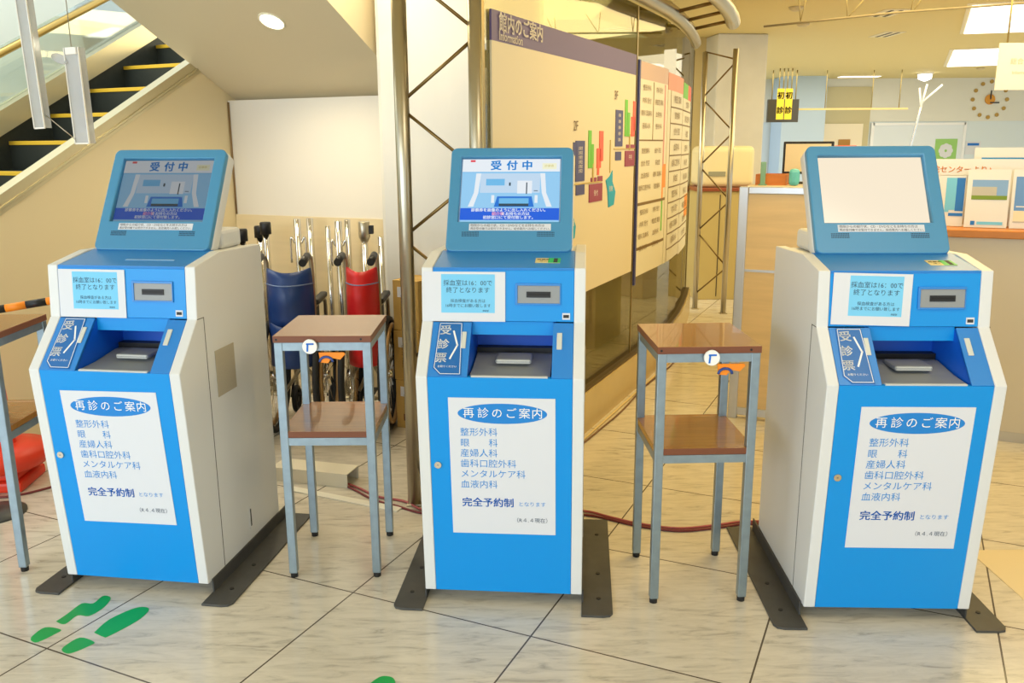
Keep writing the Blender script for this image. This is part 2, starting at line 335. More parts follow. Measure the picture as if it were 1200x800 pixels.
# ---------------------------------------------------------------- curved glass wall with the information panels
g0 = Vector((.36, 4.01, 0))
GP = [g0-1.06*J, g0+1.4*J, Vector((1.08, 5.64, 0)), Vector((1.20, 6.0, 0)), Vector((1.315, 6.4, 0)), Vector((1.42, 6.8, 0)), Vector((1.495, 7.1, 0))]
def gpos(s):
    """plan position and outward normal at arc length s from g0 along the wall"""
    q = s+1.06; k = 0
    while k < len(GP)-2 and q > (GP[k+1]-GP[k]).length: q -= (GP[k+1]-GP[k]).length; k += 1
    d = (GP[k+1]-GP[k]).normalized(); return GP[k]+d*q, Vector((d.y, -d.x, 0)), d
SKN = [-1.06+sum((GP[q+1]-GP[q]).length for q in range(k)) for k in range(len(GP))]
def gstrip(bm, s0, s1, z0, z1, o0, o1, mi=0):
    ss = [s0]+[k for k in SKN if s0+.01 < k < s1-.01]+[s1]
    inn = [gpos(s)[0]+gpos(s)[1]*o0 for s in ss]; out = [gpos(s)[0]+gpos(s)[1]*o1 for s in ss]
    prism(bm, [(p.x, p.y) for p in inn+out[::-1]], z0, z1, None, mi, 'z')
GW = thing('glass_wall', 'curved smoked glass wall carrying the cream floor guide panels', 'glass wall', (0, 0, 0))
bm = new(); gstrip(bm, -1.0, 3.284, 0, .20, -.10, 0); obj('plinth', bm, mat('tan_stone_plinth', (200, 176, 120), .25, noise=.1, nscale=4), GW)
bm = new(); gstrip(bm, -1.0, 3.284, .20, .215, -.08, -.01); obj('channel', bm, mat('dark_bronze', (92, 74, 40), .4, .6), GW)
bm = new(); gstrip(bm, -1.0, 3.25, .21, 2.09, -.052, -.040); obj('glass_pane', bm, glass('smoked_glass', (.60, .56, .32), .10), GW)
for q in ((-1.02, -1.0, -.056), (3.25, 3.27, -.056), (.835, .85, -.0395)): bm = new(); gstrip(bm, q[0], q[1], .2, 2.09, q[2], -.036); obj('edge_post', bm, mat('glass_edge_metal', (150, 130, 80), .3, .7), GW)
PCR = mat('cream_panel', (216, 204, 172), .5); PUR = mat('purple_band', (96, 82, 124), .5); PUR2 = mat('mauve_band', (198, 168, 150), .5)
MNAVY = mat('map_navy', (66, 70, 122), .5); MGR = mat('map_green', (106, 190, 50), .5); MRD = mat('map_red', (236, 96, 70), .5); MMR = mat('map_maroon', (142, 54, 82), .5)
MTE = mat('map_teal', (20, 160, 196), .5); MOL = mat('map_olive', (190, 166, 90), .5); MOR = mat('map_orange', (240, 146, 40), .5)
fo = -.034                                     # panels sit on the pane's front face
def gframe(s, z): p, n, d_ = gpos(s); return frame(p+n*(fo+.006)+Z*z, d_, Z)
bm = new(); gstrip(bm, -.957, .80, .69, 1.735, fo-.004, fo+.004); gp1 = obj('guide_panel', bm, PCR, GW)
bm = new(); gstrip(bm, -.957, .80, 1.735, 1.838, fo-.004, fo+.0045); obj('title_band', bm, PUR, gp1)
F = gframe(0, 0)
bm = new(); put_text(bm, F, [('館内のご案内', -.905, 1.797, .068, 'LEFT', .0016), ('Information', -.905, 1.754, .044, 'LEFT', .0008)], .003); obj('title_lettering', bm, mat('cream_ink', (250, 242, 228), .6), gp1)
bm = new()
def mbox(x0, z0, x1, z1, mi): box(bm, x0, x1, z0, z1, -.002, .0012+mi*.00012, F, 0, mi)
for q in [(-.109, 1.215, .009, 1.395, 0), (-.14, 1.33, -.1, 1.388, 0), (-.102, 1.154, .011, 1.202, 0), (.06, 1.271, .10, 1.442, 1), (.09, 1.271, .134, 1.38, 1), (.181, 1.268, .24, 1.36, 2), (.215, 1.3, .272, 1.441, 2), (.19, 1.235, .215, 1.27, 2),
          (.075, 1.111, .267, 1.195, 3), (.10, 1.203, .18, 1.225, 3), (.2, 1.203, .267, 1.229, 3), (.461, 1.368, .58, 1.547, 0), (.467, 1.299, .562, 1.342, 0), (.617, 1.419, .66, 1.603, 1), (.65, 1.419, .702, 1.54, 1), (.731, 1.42, .79, 1.52, 2), (.76, 1.45, .80, 1.601, 2),
          (.629, 1.265, .80, 1.345, 3), (.65, 1.355, .80, 1.377, 3), (-.132, 1.2, .247, 1.206, 5), (.44, 1.353, .80, 1.358, 5), (.12, 1.2, .135, 1.29, 5), (.70, 1.35, .715, 1.43, 5), (-.20, 1.1, -.193, 1.33, 5), (.38, 1.24, .386, 1.4, 5)]: mbox(*q)
for cx, cz, w_, h_ in ((.40, 1.16, .155, .18), (-.15, 1.03, .10, .146)):
    prism(bm, [(cx-w_*.5, cz+h_*.25), (cx-w_*.1, cz+h_*.35), (cx+w_*.15, cz+h_*.5), (cx+w_*.15, cz+h_*.2), (cx+w_*.5, cz-h_*.1), (cx+w_*.35, cz-h_*.45), (cx-w_*.2, cz-h_*.5), (cx-w_*.3, cz-h_*.05)], -.002, .0016, F, 4, 'z')
obj('floor_map', bm, [MNAVY, MGR, MRD, MMR, MTE, MOL], gp1)
bm = new(); put_text(bm, F, [('2F', -.112, 1.457, .062, 'CENTER', 0), ('3F', .46, 1.614, .062, 'CENTER', 0)], .0014)
for zz in (1.36, 1.34, 1.32, 1.30, 1.28, 1.26): put_text(bm, F, [('診察室', -.05, zz, .018)], .0022, 1)
for zz in (1.52, 1.49, 1.46, 1.43, 1.40): put_text(bm, F, [('病棟', .52, zz, .02)], .0022, 1)
put_text(bm, F, [('受付', .17, 1.15, .03), ('中央', .72, 1.31, .03), ('別館', .40, 1.16, .03), ('別館', -.15, 1.03, .028)], .0022, 1)
obj('map_lettering', bm, [mat('brown_ink', (104, 84, 62), .6), mat('pale_ink', (226, 218, 206), .6)], gp1)
bm = new(); gstrip(bm, .885, 1.50, .645, 1.725, fo-.004, fo+.004); gstrip(bm, 1.515, 2.10, .64, 1.70, fo-.004, fo+.004); gstrip(bm, 2.115, 2.75, .63, 1.68, fo-.004, fo+.004); gp2 = obj('directory_panel', bm, mat('cream_list', (222, 216, 190), .5), GW)
bm = new(); gstrip(bm, .885, 1.50, 1.725, 1.815, fo-.004, fo+.0045); gstrip(bm, 1.515, 2.10, 1.70, 1.80, fo-.004, fo+.0045, 1); gstrip(bm, 2.115, 2.45, 1.68, 1.78, fo-.004, fo+.0045, 2); gstrip(bm, 2.45, 2.75, 1.68, 1.78, fo-.004, fo+.0045, 3); obj('title_band', bm, [PUR2, mat('salmon_band', (226, 150, 120), .5), MGR, MRD], gp2)
bm = new(); gstrip(bm, .86, .885, .60, 1.82, fo-.004, fo+.006); obj('divider', bm, MNAVY, gp2)
bm = new()
gstrip(bm, 1.40, 1.432, .86, 1.05, fo, fo+.0052, 1); gstrip(bm, 1.40, 1.432, 1.05, 1.25, fo, fo+.0052, 2); gstrip(bm, 1.42, 1.50, 1.12, 1.26, fo, fo+.0056, 0); gstrip(bm, 1.40, 1.432, 1.25, 1.72, fo, fo+.0052, 3)
gstrip(bm, 2.46, 2.73, .86, 1.02, fo, fo+.0056, 0)
obj('colour_key', bm, [MOR, MGR, MOR, mat('pink_strip', (206, 140, 130), .5)], gp2)
bm = new()
for z_ in (1.05, .80): gstrip(bm, .886, 1.50, z_-.008, z_+.008, fo, fo+.0058)
for z_ in (1.40,): gstrip(bm, .886, 1.39, z_-.004, z_+.004, fo, fo+.0058)
gstrip(bm, 1.155, 1.163, 1.40, 1.72, fo, fo+.0058)
for z_ in [.72+.098*k for k in range(10)]: gstrip(bm, 1.62, 2.10, z_-.004, z_+.004, fo, fo+.0058); gstrip(bm, 2.12, 2.75, z_-.006, z_+.002, fo, fo+.0058)
gstrip(bm, 1.60, 1.606, .64, 1.70, fo, fo+.0058); gstrip(bm, 2.10, 2.115, .63, 1.70, fo-.003, fo+.003)
obj('rule_lines', bm, mat('sepia_rule', (120, 96, 48), .6), gp2)
bm = new()
WD = ['整形外科', '内科 受付', '眼科 耳鼻科', '産婦人科', '検査室 薬局', '放射線科', '会計 売店', '血液内科', '歯科口腔外科', '採血室']
for k in range(14):
    z_ = 1.68-.068*k
    if abs(z_-1.40) < .03 or abs(z_-1.05) < .03: continue
    put_text(bm, gframe(1.02, z_), [(WD[k % 10], 0, 0, .034, 'CENTER', 0, 1.2)]); put_text(bm, gframe(1.28, z_), [(WD[(k*3+1) % 10], 0, 0, .034, 'CENTER', 0, 1.0)])
for k in range(10): put_text(bm, gframe(1.85, 1.65-.098*k), [(WD[(k+4) % 10], 0, 0, .05, 'CENTER', 0, 1.2)]); put_text(bm, gframe(2.43, 1.64-.098*k), [(WD[(k+7) % 10], 0, 0, .05, 'CENTER', 0, 1.2)])
obj('directory_lettering', bm, mat('sepia_ink', (128, 104, 62), .6), gp2)
# trusses and ring tubes
def zigzag(bm, a, b, z0, z1, half, r):
    k = 0; z = z0
    while z < z1:
        p, q = (a, b) if k % 2 == 0 else (b, a); tube(bm, [p+Z*(z+.012), q+Z*min(z+half-.012, z1)], r, 6); z += half; k += 1
def truss(label, a, b, ztop, z0, half, r, extra=()):
    t = thing('truss', label, 'truss post')
    for p in (a, b): bm = new(); tube(bm, [p, p+Z*ztop], r, 14); obj('pole', bm, SATIN, t)
    bm = new(); zigzag(bm, a, b, z0, ztop, half, .0065); obj('web_rods', bm, mat('dark_rod', (128, 104, 60), .35, .8), t)
    bm = new()
    for p in (a, b): box(bm, p.x-.03, p.x+.03, p.y-.03, p.y+.03, 0, .008, bev=.002)
    obj('base_plate', bm, SATIN, t); return t
truss('tall steel lattice post behind the middle kiosk', Vector((-.387, 3.165, 0)), Vector((-.12, 3.115, 0)), 2.4, .10, .236, .027)
truss('steel lattice post at the far end of the glass wall', Vector((1.57, 7.25, 0)), Vector((1.76, 7.03, 0)), 2.1, .12, .27, .022)
RT = thing('truss_ring', 'polished pair of curved tubes running above the glass wall', 'truss rail')
bm = new(); tube(bm, [gpos(s)[0]+Z*2.15-gpos(s)[1]*.04 for s in (-.9, 0, .8, 1.4, 1.8, 2.2, 2.6, 3.0, 3.28)], .046, 14); obj('ring_tube', bm, SATIN, RT)
bm = new(); tube(bm, [gpos(s)[0]+Z*2.20+gpos(s)[1]*.25 for s in (-.9, 0, .8, 1.4, 1.8, 2.2, 2.55)], .05, 14); obj('ring_tube', bm, SATIN, RT)
bm = new()
for s in (.2, .9, 1.6, 2.0, 2.45): p, n, d_ = gpos(s); tube(bm, [p-n*.04+Z*2.15, p+n*.25+Z*2.20], .011, 8)
obj('ring_rung', bm, mat('dark_rod', (128, 104, 60)), RT)
# chairs seen through the glass
def waiting_chair(x, y, rz, label):
    t = thing('waiting_chair', label, 'chair', (x, y, 0), rz)
    bm = new(); box(bm, -.22, .22, -.22, .22, .41, .45, bev=.015); obj('seat', bm, mat('grey_seat', (120, 116, 100), .6), t)
    bm = new(); box(bm, -.21, .21, .20, .24, .55, .80, Matrix.Rotation(-.12, 4, 'X'), bev=.015); obj('backrest', bm, mat('grey_seat', (120, 116, 100)), t)
    for s in (-.2, .2): bm = new(); tube(bm, [(s, .24, .78), (s, .22, .42), (s, .22, .02), (s, -.2, .015), (s, -.2, .41)], .012, 8); obj('leg', bm, BLACK, t)
waiting_chair(.10, 5.3, 2.6, 'grey chair nearest behind the smoked glass')
waiting_chair(.36, 6.5, 2.8, 'grey chair farther back behind the smoked glass')

# ---------------------------------------------------------------- partition, counter and the things on them
P0 = Vector((1.11, 4.24, 0)); FP = frame(P0, I, J)
t = thing('partition', 'light wood partition board with aluminium frame behind the right table', 'partition')
bm = new()
box(bm, .045, .78, .012, .034, .06, .76, FP); box(bm, .045, .78, .012, .034, .772, 1.14, FP); obj('board', bm, PARTW, t)
bm = new(); box(bm, 0, .045, 0, .046, 0, 1.175, FP, .004); box(bm, .045, .80, 0, .046, 1.14, 1.175, FP, .004); box(bm, .045, .80, .002, .044, .02, .06, FP, .003); box(bm, .78, .80, 0, .046, 0, 1.14, FP)
box(bm, .045, .78, .008, .038, .760, .772, FP); obj('frame', bm, ALU, t)
C1 = Vector((2.3756, 3.813, 0)); FK = frame(C1, I, J)
t = thing('counter', 'reception counter with beige front and brown wooden top at right', 'counter')
bm = new(); box(bm, -.62, 2.2, 0, .55, .05, .955, FK, .004); obj('front_panel', bm, mat('glossy_beige_front', (206, 194, 168), .2, noise=.06, nscale=3), t)
bm = new(); box(bm, -.62, 2.2, .008, .5, 0, .05, FK); obj('kick_plate', bm, SATIN, t)
bm = new(); box(bm, -.64, 2.2, -.03, .6, .955, .99, FK, .004); obj('worktop', bm, mat('orange_wood_edge', (198, 126, 52), .4, noise=.15, nscale=4, stretch=(1, 10, 10)), t)
FK1 = FK @ Matrix.Translation((0, .0, .993))
# display board with brochures
def leaf(x0, x1, y, z0, z1, lean, label, name, base, arts, cat='brochure', group=None):
    F_ = FK1 @ Matrix.Translation(((x0+x1)/2, y, 0)) @ Matrix.Rotation(math.radians(90)-lean, 4, 'X')
    w = x1-x0; t_ = thing(name, label, cat, (0, 0, 0), 0, group)
    bm_ = new(); box(bm_, -w/2, w/2, z0, z1, -.003, 0, F_); obj('sheet', bm_, base, t_)
    bm_ = new(); ms = []
    for a0, a1, b0, b1, m_ in arts:
        if m_ not in ms: ms.append(m_)
        box(bm_, a0*w-w/2, a1*w-w/2, z0+b0*(z1-z0), z0+b1*(z1-z0), 0, .0012+.0002*ms.index(m_), F_, 0, ms.index(m_))
    if arts: obj('print', bm_, ms, t_)
    return t_, F_, w
SKYB = mat('print_sky', (120, 160, 214), .4); BLDG = mat('print_building', (176, 176, 172), .5); LAWN = mat('print_lawn', (110, 140, 40), .5); DKB = mat('print_blue', (20, 110, 200), .5); LTB = mat('print_light_blue', (110, 190, 232), .5); ORI = mat('print_orange', (232, 150, 70), .5)
leaf(-.53, .35, .20, 0, .31, .12, 'white display board with orange title standing on the counter', 'display_board', PAPER, [(.62, .98, .93, .945, INKK), (.0, .25, .0, .1, mat('print_beige', (220, 206, 180)))], 'display board')
ttl, Ft, w_ = leaf(-.53, -.22, .17, .235, .285, .12, 'white title card with orange lettering on the display board', 'title_card', PAPER, [], 'card')
bm = new(); put_text(bm, Ft, [('入院センターより♪', 0, .26, .034, 'CENTER', .0005)], .001); obj('lettering', bm, ORI, ttl)
leaf(-.46, -.335, .12, 0, .235, .16, 'blue brochure left of the leaflets on the counter', 'brochure', PAPER, [(.35, .8, .32, .96, LTB), (.7, .98, .3, .96, DKB), (.5, .98, .2, .26, DKB), (.1, .5, .28, .32, LTB)], group='brochures on the counter')
lf, Fl, w_ = leaf(-.33, -.155, .085, 0, .268, .20, 'white leaflet with a small building photo and blue stripe', 'brochure', PAPER, [(.12, .95, .52, .82, SKYB), (.12, .70, .54, .70, BLDG), (.12, .95, .48, .55, LAWN), (.30, .9, .05, .10, LTB), (.15, .25, .04, .11, DKB)], group='brochures on the counter')
leaf(-.145, .06, .085, 0, .268, .20, 'large leaflet with blue sky photo at the right edge', 'brochure', PAPER, [(.06, .96, .10, .88, mat('print_deep_sky', (92, 140, 206), .4)), (.06, .96, .10, .26, BLDG), (.06, .3, .12, .30, mat('print_cream', (226, 214, 190))), (.35, .9, .10, .16, LAWN), (.1, .6, .36, .38, PAPER)], group='brochures on the counter')
leaf(-.30, .02, .36, 0, .36, .05, 'white acrylic notice stand behind the display board', 'notice_stand', PAPER, [(.1, .9, .85, .87, INKL)], 'notice stand')
# desk with clutter behind the partition
t = thing('desk', 'low beige desk behind the light wood partition', 'desk')
FD = frame((1.45, 5.35, 0), I, J)
bm = new(); box(bm, 0, 1.1, -.02, .6, 1.105, 1.13, FD, .004); obj('desktop', bm, mat('desk_laminate', (222, 208, 180), .4), t)
bm = new(); box(bm, .02, 1.08, .0, .58, 0, 1.105, FD); obj('body', bm, mat('desk_body', (206, 190, 158), .5), t)
FD1 = FD @ Matrix.Translation((0, 0, 1.13))
t = thing('letter_tray', 'orange wooden letter tray on the desk behind the partition', 'letter tray')
bm = new(); box(bm, .04, .22, .04, .24, 0, .012, FD1); box(bm, .04, .22, .04, .052, .012, .065, FD1); box(bm, .04, .22, .228, .24, .012, .065, FD1); box(bm, .04, .052, .052, .228, .012, .065, FD1); box(bm, .208, .22, .052, .228, .012, .065, FD1); obj('tray', bm, mat('orange_wood', (206, 126, 56), .5, noise=.15, nscale=6, stretch=(1, 1, 8)), t)
bm = new(); box(bm, .052, .2, .1, .12, .03, .036, FD1); obj('divider', bm, mat('orange_wood', (206, 126, 56)), t)
bm = new(); box(bm, .075, .105, -.012, .012, 0, .14, FD1, .004); box(bm, .066, .114, -.016, .016, 0, .008, FD1, .002, 0); tag(obj('glass_block', bm, mat('green_glass_block', (120, 170, 150), .2)), 'green glass block standing before the orange tray', 'ornament')
t = thing('computer_monitor', 'small black computer monitor on the desk seen past the orange tray', 'monitor')
bm = new(); box(bm, .16, .46, .30, .33, .06, .26, FD1, .006); obj('casing', bm, BLACK, t)
bm = new(); box(bm, .29, .33, .31, .33, .012, .07, FD1); box(bm, .24, .38, .27, .37, 0, .012, FD1, .003); obj('stand', bm, BLACK, t)
bm = new(); box(bm, .175, .445, .298, .30, .075, .245, FD1); obj('screen', bm, mat('cream_screen', (226, 214, 180), .4), t)
bm = new(); box(bm, .24, .30, -.012, .05, .0, .10, FD1, .02); tag(obj('tissue_pack', bm, mat('aqua_plastic', (100, 200, 220), .4)), 'pale aqua packet next to the orange tray', 'packet')
t = thing('desk_telephone', 'black desk telephone tilted on the desk left of the right monitor', 'telephone')
F_ = FD1 @ Matrix.Translation((.40, .06, 0)) @ Matrix.Rotation(.5, 4, 'X')
bm = new(); box(bm, -.07, .07, 0, .16, 0.0, .03, F_, .006); obj('body', bm, BLACK, t)
bm = new(); box(bm, -.065, -.03, 0, .16, .03, .055, F_, .01); obj('handset', bm, BLACK, t)
bm = new()
for a in range(3):
    for b_ in range(4): box(bm, -.01+a*.022, .005+a*.022, .03+b_*.025, .045+b_*.025, .03, .036, F_)
obj('keypad', bm, LGREY, t)
# machine on the tan cabinet behind the lattice post
t = thing('cabinet', 'tan cabinet with dark top behind the far lattice post', 'cabinet')
bm = new(); box(bm, 1.66, 2.30, 7.70, 8.3, 0, .97, bev=.005); obj('body', bm, mat('tan_cabinet', (190, 172, 114), .4), t)
bm = new(); box(bm, 1.64, 2.32, 7.68, 8.32, .97, 1.0, bev=.004); obj('top', bm, mat('red_brown_top', (140, 70, 40), .4), t)
bm = new(); box(bm, 1.85, 1.856, 7.695, 7.70, .03, .94); obj('door_gap', bm, INKK, t)
t = thing('cream_machine', 'cream rounded machine standing on the tan cabinet', 'machine')
bm = new(); box(bm, 1.68, 2.16, 7.75, 8.2, 1.0, 1.36, bev=.05, seg=4); obj('body', bm, mat('cream_plastic', (232, 220, 178), .35), t)
bm = new(); box(bm, 1.75, 1.90, 7.741, 7.75, 1.10, 1.14); obj('slot', bm, mat('slot_grey', (150, 150, 130), .4), t)
# suspended things on the right
WIRE = mat('hanger_wire', (168, 150, 96), .4, .6)
def wires(bm, pts, z1): [tube(bm, [(x, y, z), (x, y, z1)], .006, 6) for x, y, z in pts]
SY = mat('yellow_sign', (246, 214, 50), .5)
for x0, lab, tx in ((3.74, 'left one of two small yellow hanging desk signs', '初診'), (3.855, 'right one of two small yellow hanging desk signs', '初診')):
    t = thing('hanging_sign', lab, 'sign', (0, 0, 0), 0, 'yellow hanging signs')
    bm = new(); box(bm, x0, x0+.10, 12.5, 12.515, 1.71, 2.13, bev=.002); obj('board', bm, SY, t)
    bm = new(); put_text(bm, frame((x0+.05, 12.499, 1.92), (1, 0, 0), (0, 0, 1)), [(tx[0], 0, .11, .10, 'CENTER', .003), (tx[1], 0, -.09, .10, 'CENTER', .003)], .001); obj('lettering', bm, INKK, t)
    for dx in (.02, .08): bm = new(); tube(bm, [(x0+dx, 12.507, 2.13), (x0+dx, 12.507, 2.4)], .008, 6); obj('wire', bm, WIRE, t)
t = thing('call_display', 'dark square call display hanging behind the yellow signs', 'display')
bm = new(); box(bm, 3.70, 4.15, 12.8, 12.85, 1.68, 2.0, bev=.004); obj('casing', bm, mat('dark_display', (70, 66, 56), .4), t)
for x in (3.76, 4.1): bm = new(); tube(bm, [(x, 12.82, 2.0), (x, 12.82, 2.4)], .008, 6); obj('wire', bm, WIRE, t)
t = thing('curtain_rail', 'thin pale rail hung on wires over the office', 'rail')
bm = new(); box(bm, 4.15, 5.75, 12.86, 12.885, 1.85, 1.875); obj('rail', bm, mat('pale_rail', (226, 196, 130), .5), t)
for x in (4.55, 5.22, 5.62): bm = new(); tube(bm, [(x, 12.87, 1.875), (x, 12.87, 2.4)], .007, 6); obj('wire', bm, WIRE, t)
t = thing('ceiling_rail', 'long white rail suspended below the ceiling at right', 'rail')
bm = new(); tube(bm, [(1.76, 6.30, 2.17), (2.60, 6.15, 2.235), (3.4, 6.0, 2.27)], .007, 8); obj('rail', bm, mat('pale_rail2', (150, 136, 100), .5), t)
for x, dx in ((2.0, -.03), (2.0, .04), (2.30, -.02), (2.31, .16), (2.7, .02), (2.72, .1)): bm = new(); y = 6.3-.15*(x-1.76)/.84; tube(bm, [(x, y, 2.18+.075*(x-1.76)), (x+dx, y, 2.4)], .003, 6); obj('wire', bm, WIRE, t)
t = thing('coat_stand', 'slim chrome stand with three branching arms in the office', 'stand')
xs, ys = 5.72, 12.4
bm = new(); tube(bm, [(xs-.16, ys, .02), (xs-.10, ys, 1.3), (xs-.02, ys, 1.74), (xs, ys, 1.87)], .018, 8); obj('pole', bm, CHROME, t)
for dx, z1 in ((-.05, 2.12), (.05, 2.17), (.26, 2.16)): bm = new(); tube(bm, [(xs, ys, 1.86+.06*(dx > .1)), (xs+dx, ys-.02, z1)], .014, 8); obj('arm', bm, ACE, t)
bm = new(); lathe(bm, [(.16, 0), (.16, .015), (.02, .03)], 20, Matrix.Translation((xs-.16, ys, 0))); obj('base', bm, CHROME, t)
t = thing('hanging_banner', 'white hanging notice at the top right corner', 'banner')
bm = new(); box(bm, 3.25, 3.75, 5.99, 6.0, 1.72, 2.02); obj('board', bm, mat('banner_white', (240, 238, 230), .6), t)
bm = new(); wires(bm, [(3.3, 5.995, 2.02), (3.7, 5.995, 2.02)], 2.4); obj('wire', bm, WIRE, t)
bm = new(); put_text(bm, frame((3.42, 5.989, 1.90), (1, 0, 0), Z), [('総合案内', 0, 0, .045), ('Information', 0, -.07, .03)], .001); obj('lettering', bm, mat('faint_ink', (206, 190, 160), .6), t)
# wall clock, whiteboard, posters
t = thing('wall_clock', 'round dotted wall clock with a gold centre on the far wall', 'clock')
GOLD = mat('gold_dots', (176, 140, 60), .4, .3)
bm = new(); disc(bm, .08, 0, .02, frame((7.80, YB-.001, 2.06), (1, 0, 0), Z), n=20); obj('hub', bm, mat('gold_hub', (214, 146, 20), .4), t)
for k in range(12):
    a = k*math.pi/6; bm = new(); F_ = frame((7.80+.28*math.sin(a), YB-.001, 2.06+.28*math.cos(a)), (1, 0, 0), Z); disc(bm, .032, 0, .012, F_, n=10); obj('hour_dot', bm, GOLD, t)
bm = new(); box(bm, 7.80, 7.95, YB-.026, YB-.021, 2.0, 2.02); box(bm, 7.79, 7.81, YB-.03, YB-.026, 2.06, 2.2); obj('hand', bm, INKK, t)
t = thing('whiteboard', 'large white framed board on the far office wall', 'whiteboard')
bm = new(); box(bm, 5.95, 7.42, YB-.012, YB+.010, .9, 1.66); obj('board', bm, mat('white_board', (222, 230, 236), .3), t)
bm = new(); box(bm, 5.93, 7.44, YB-.03, YB+.010, 1.66, 1.70); box(bm, 7.42, 7.46, YB-.03, YB+.010, .9, 1.70); box(bm, 5.90, 5.95, YB-.03, YB+.010, .9, 1.70); obj('frame', bm, mat('white_frame', (240, 242, 244), .4), t)
t = thing('poster', 'green poster with a white flower on the whiteboard', 'poster')
bm = new(); box(bm, 6.98, 7.34, YB-.018, YB-.013, 1.10, 1.44); obj('sheet', bm, mat('poster_green', (150, 200, 110), .6), t)
bm = new()
for k in range(8): disc(bm, .05, 0, .002+.0006*k, frame((7.16+.07*math.cos(k*.785), YB-.018, 1.25+.07*math.sin(k*.785)), (1, 0, 0), Z), n=12)
obj('flower', bm, PAPER, t)
t = thing('poster', 'small white card with blue heading on the far wall', 'poster')
bm = new(); box(bm, 7.43+.06, 7.74, YB+.004, YB+.011, 1.19, 1.40); obj('sheet', bm, PAPER, t)
bm = new(); box(bm, 7.52, 7.71, YB+.0, YB+.004, 1.33, 1.37); obj('print', bm, DKB, t)
t = thing('file_box', 'cream document box at the right edge above the leaflets', 'box')
bm = new(); box(bm, 4.62, 4.95, 8.0, 8.3, 1.0, 1.33, bev=.004); obj('body', bm, mat('cream_box', (236, 216, 170), .5), t)
bm = new(); box(bm, 4.68, 4.95, 7.995, 8.0, 1.26, 1.275); box(bm, 4.68, 4.95, 7.995, 8.0, 1.22, 1.23); obj('stripe', bm, INKL, t)
t = thing('office_cabinet', 'low grey office cabinet carrying the cream document box', 'cabinet')
bm = new(); box(bm, 3.9, 5.2, 7.95, 8.45, 0, .98, bev=.005); obj('body', bm, LGREY, t)
bm = new(); box(bm, 3.88, 5.22, 7.93, 8.47, .98, 1.0); obj('top', bm, LGREY, t)
t = thing('red_carton', 'small red packet above the right monitor in front of the door', 'packet')
bm = new(); box(bm, 2.66, 2.83, 7.2, 7.3, 1.30, 1.36, bev=.004); obj('body', bm, mat('red_card', (220, 70, 60), .5), t)
bm = new(); box(bm, 2.68, 2.81, 7.198, 7.2, 1.32, 1.335); obj('stripe', bm, PAPER, t)
t = thing('office_shelf', 'tall beige shelf carrying the red packet', 'shelf')
bm = new(); box(bm, 2.55, 3.0, 7.1, 7.45, 0, 1.29, bev=.005); obj('body', bm, mat('desk_body', (206, 190, 158)), t)
bm = new(); box(bm, 2.54, 3.01, 7.09, 7.46, 1.29, 1.30); obj('top', bm, LGREY, t)
# ceiling lights and vents
PANEL = mat('ceiling_panel_glow', (255, 248, 226), .5, emit=2.2)
def clight(P, label, group=None):
    t_ = thing('ceiling_light', label, 'ceiling light', (0, 0, 0), 0, group)
    b_ = new(); prism(b_, P, 2.385, 2.398, None, 0, 'z'); obj('diffuser', b_, PANEL, t_)
    c = Vector((sum(p[0] for p in P)/4, sum(p[1] for p in P)/4)); b_ = new()
    Q = [c+(Vector(p)-c)*1.06 for p in P]; prism(b_, [tuple(q) for q in Q], 2.392, 2.3995, None, 0, 'z'); obj('frame', b_, mat('light_frame', (236, 226, 196), .5), t_)
clight([(3.51, 6.92), (4.6, 6.55), (5.6, 8.3), (4.32, 8.62)], 'large square ceiling light at the top right corner')
clight([(5.0, 10.16), (6.2, 9.7), (7.6, 11.7), (5.95, 12.24)], 'square ceiling light behind the corner one at right')
clight([(-.05, 6.3), (.75, 6.3), (.68, 7.5), (.0, 7.5)], 'wide ceiling light seen above the glass wall')
clight([(1.49, 9.4), (1.71, 8.97), (1.80, 9.3), (1.62, 9.7)], 'small ceiling light near the far end of the glass wall')
clight([(5.15, 13.9), (5.75, 13.9), (5.75, 14.1), (5.15, 14.1)], 'narrow ceiling light in front of the far alcove')
for x, y, lab in ((3.04, 7.33, 'black slotted ceiling vent nearer the lobby'), (3.63, 8.72, 'black slotted ceiling vent farther from the lobby')):
    t = thing('ceiling_vent', lab, 'vent', (x, y, 2.4))
    bm = new(); box(bm, -.10, .10, -.2, .2, -.006, -.001); obj('frame', bm, mat('light_frame', (236, 226, 196)), t)
    for s in (-.045, .03): bm = new(); box(bm, s, s+.025, -.17, .17, -.008, -.006); obj('slot', bm, INKK, t)
t = thing('spot_lamp', 'bright round spotlight under the far ceiling', 'ceiling light', (6.2, 13.4, 2.4))
bm = new(); lathe(bm, [(.10, -.03), (.12, -.001)], 16); obj('housing', bm, ACE, t)
bm = new(); lathe(bm, [(.02, -.12), (.09, -.09), (.10, -.03)], 16); obj('lamp', bm, mat('spot_glow', (255, 250, 236), emit=5), t)
for x, y, lab in ((2.2, 7.0, 'round white smoke detector on the ceiling nearest the curved tubes'), (2.55, 7.9, 'small round ceiling speaker beside the suspended rail'), (6.6, 12.6, 'round ceiling downlight near the clock')):
    bm = new(); lathe(bm, [(.03, -.03), (.05, -.02), (.06, -.0005)], 16, Matrix.Translation((x, y, 2.4))); tag(obj('smoke_detector', bm, mat('detector', (206, 190, 150), .5)), lab, 'ceiling fitting')

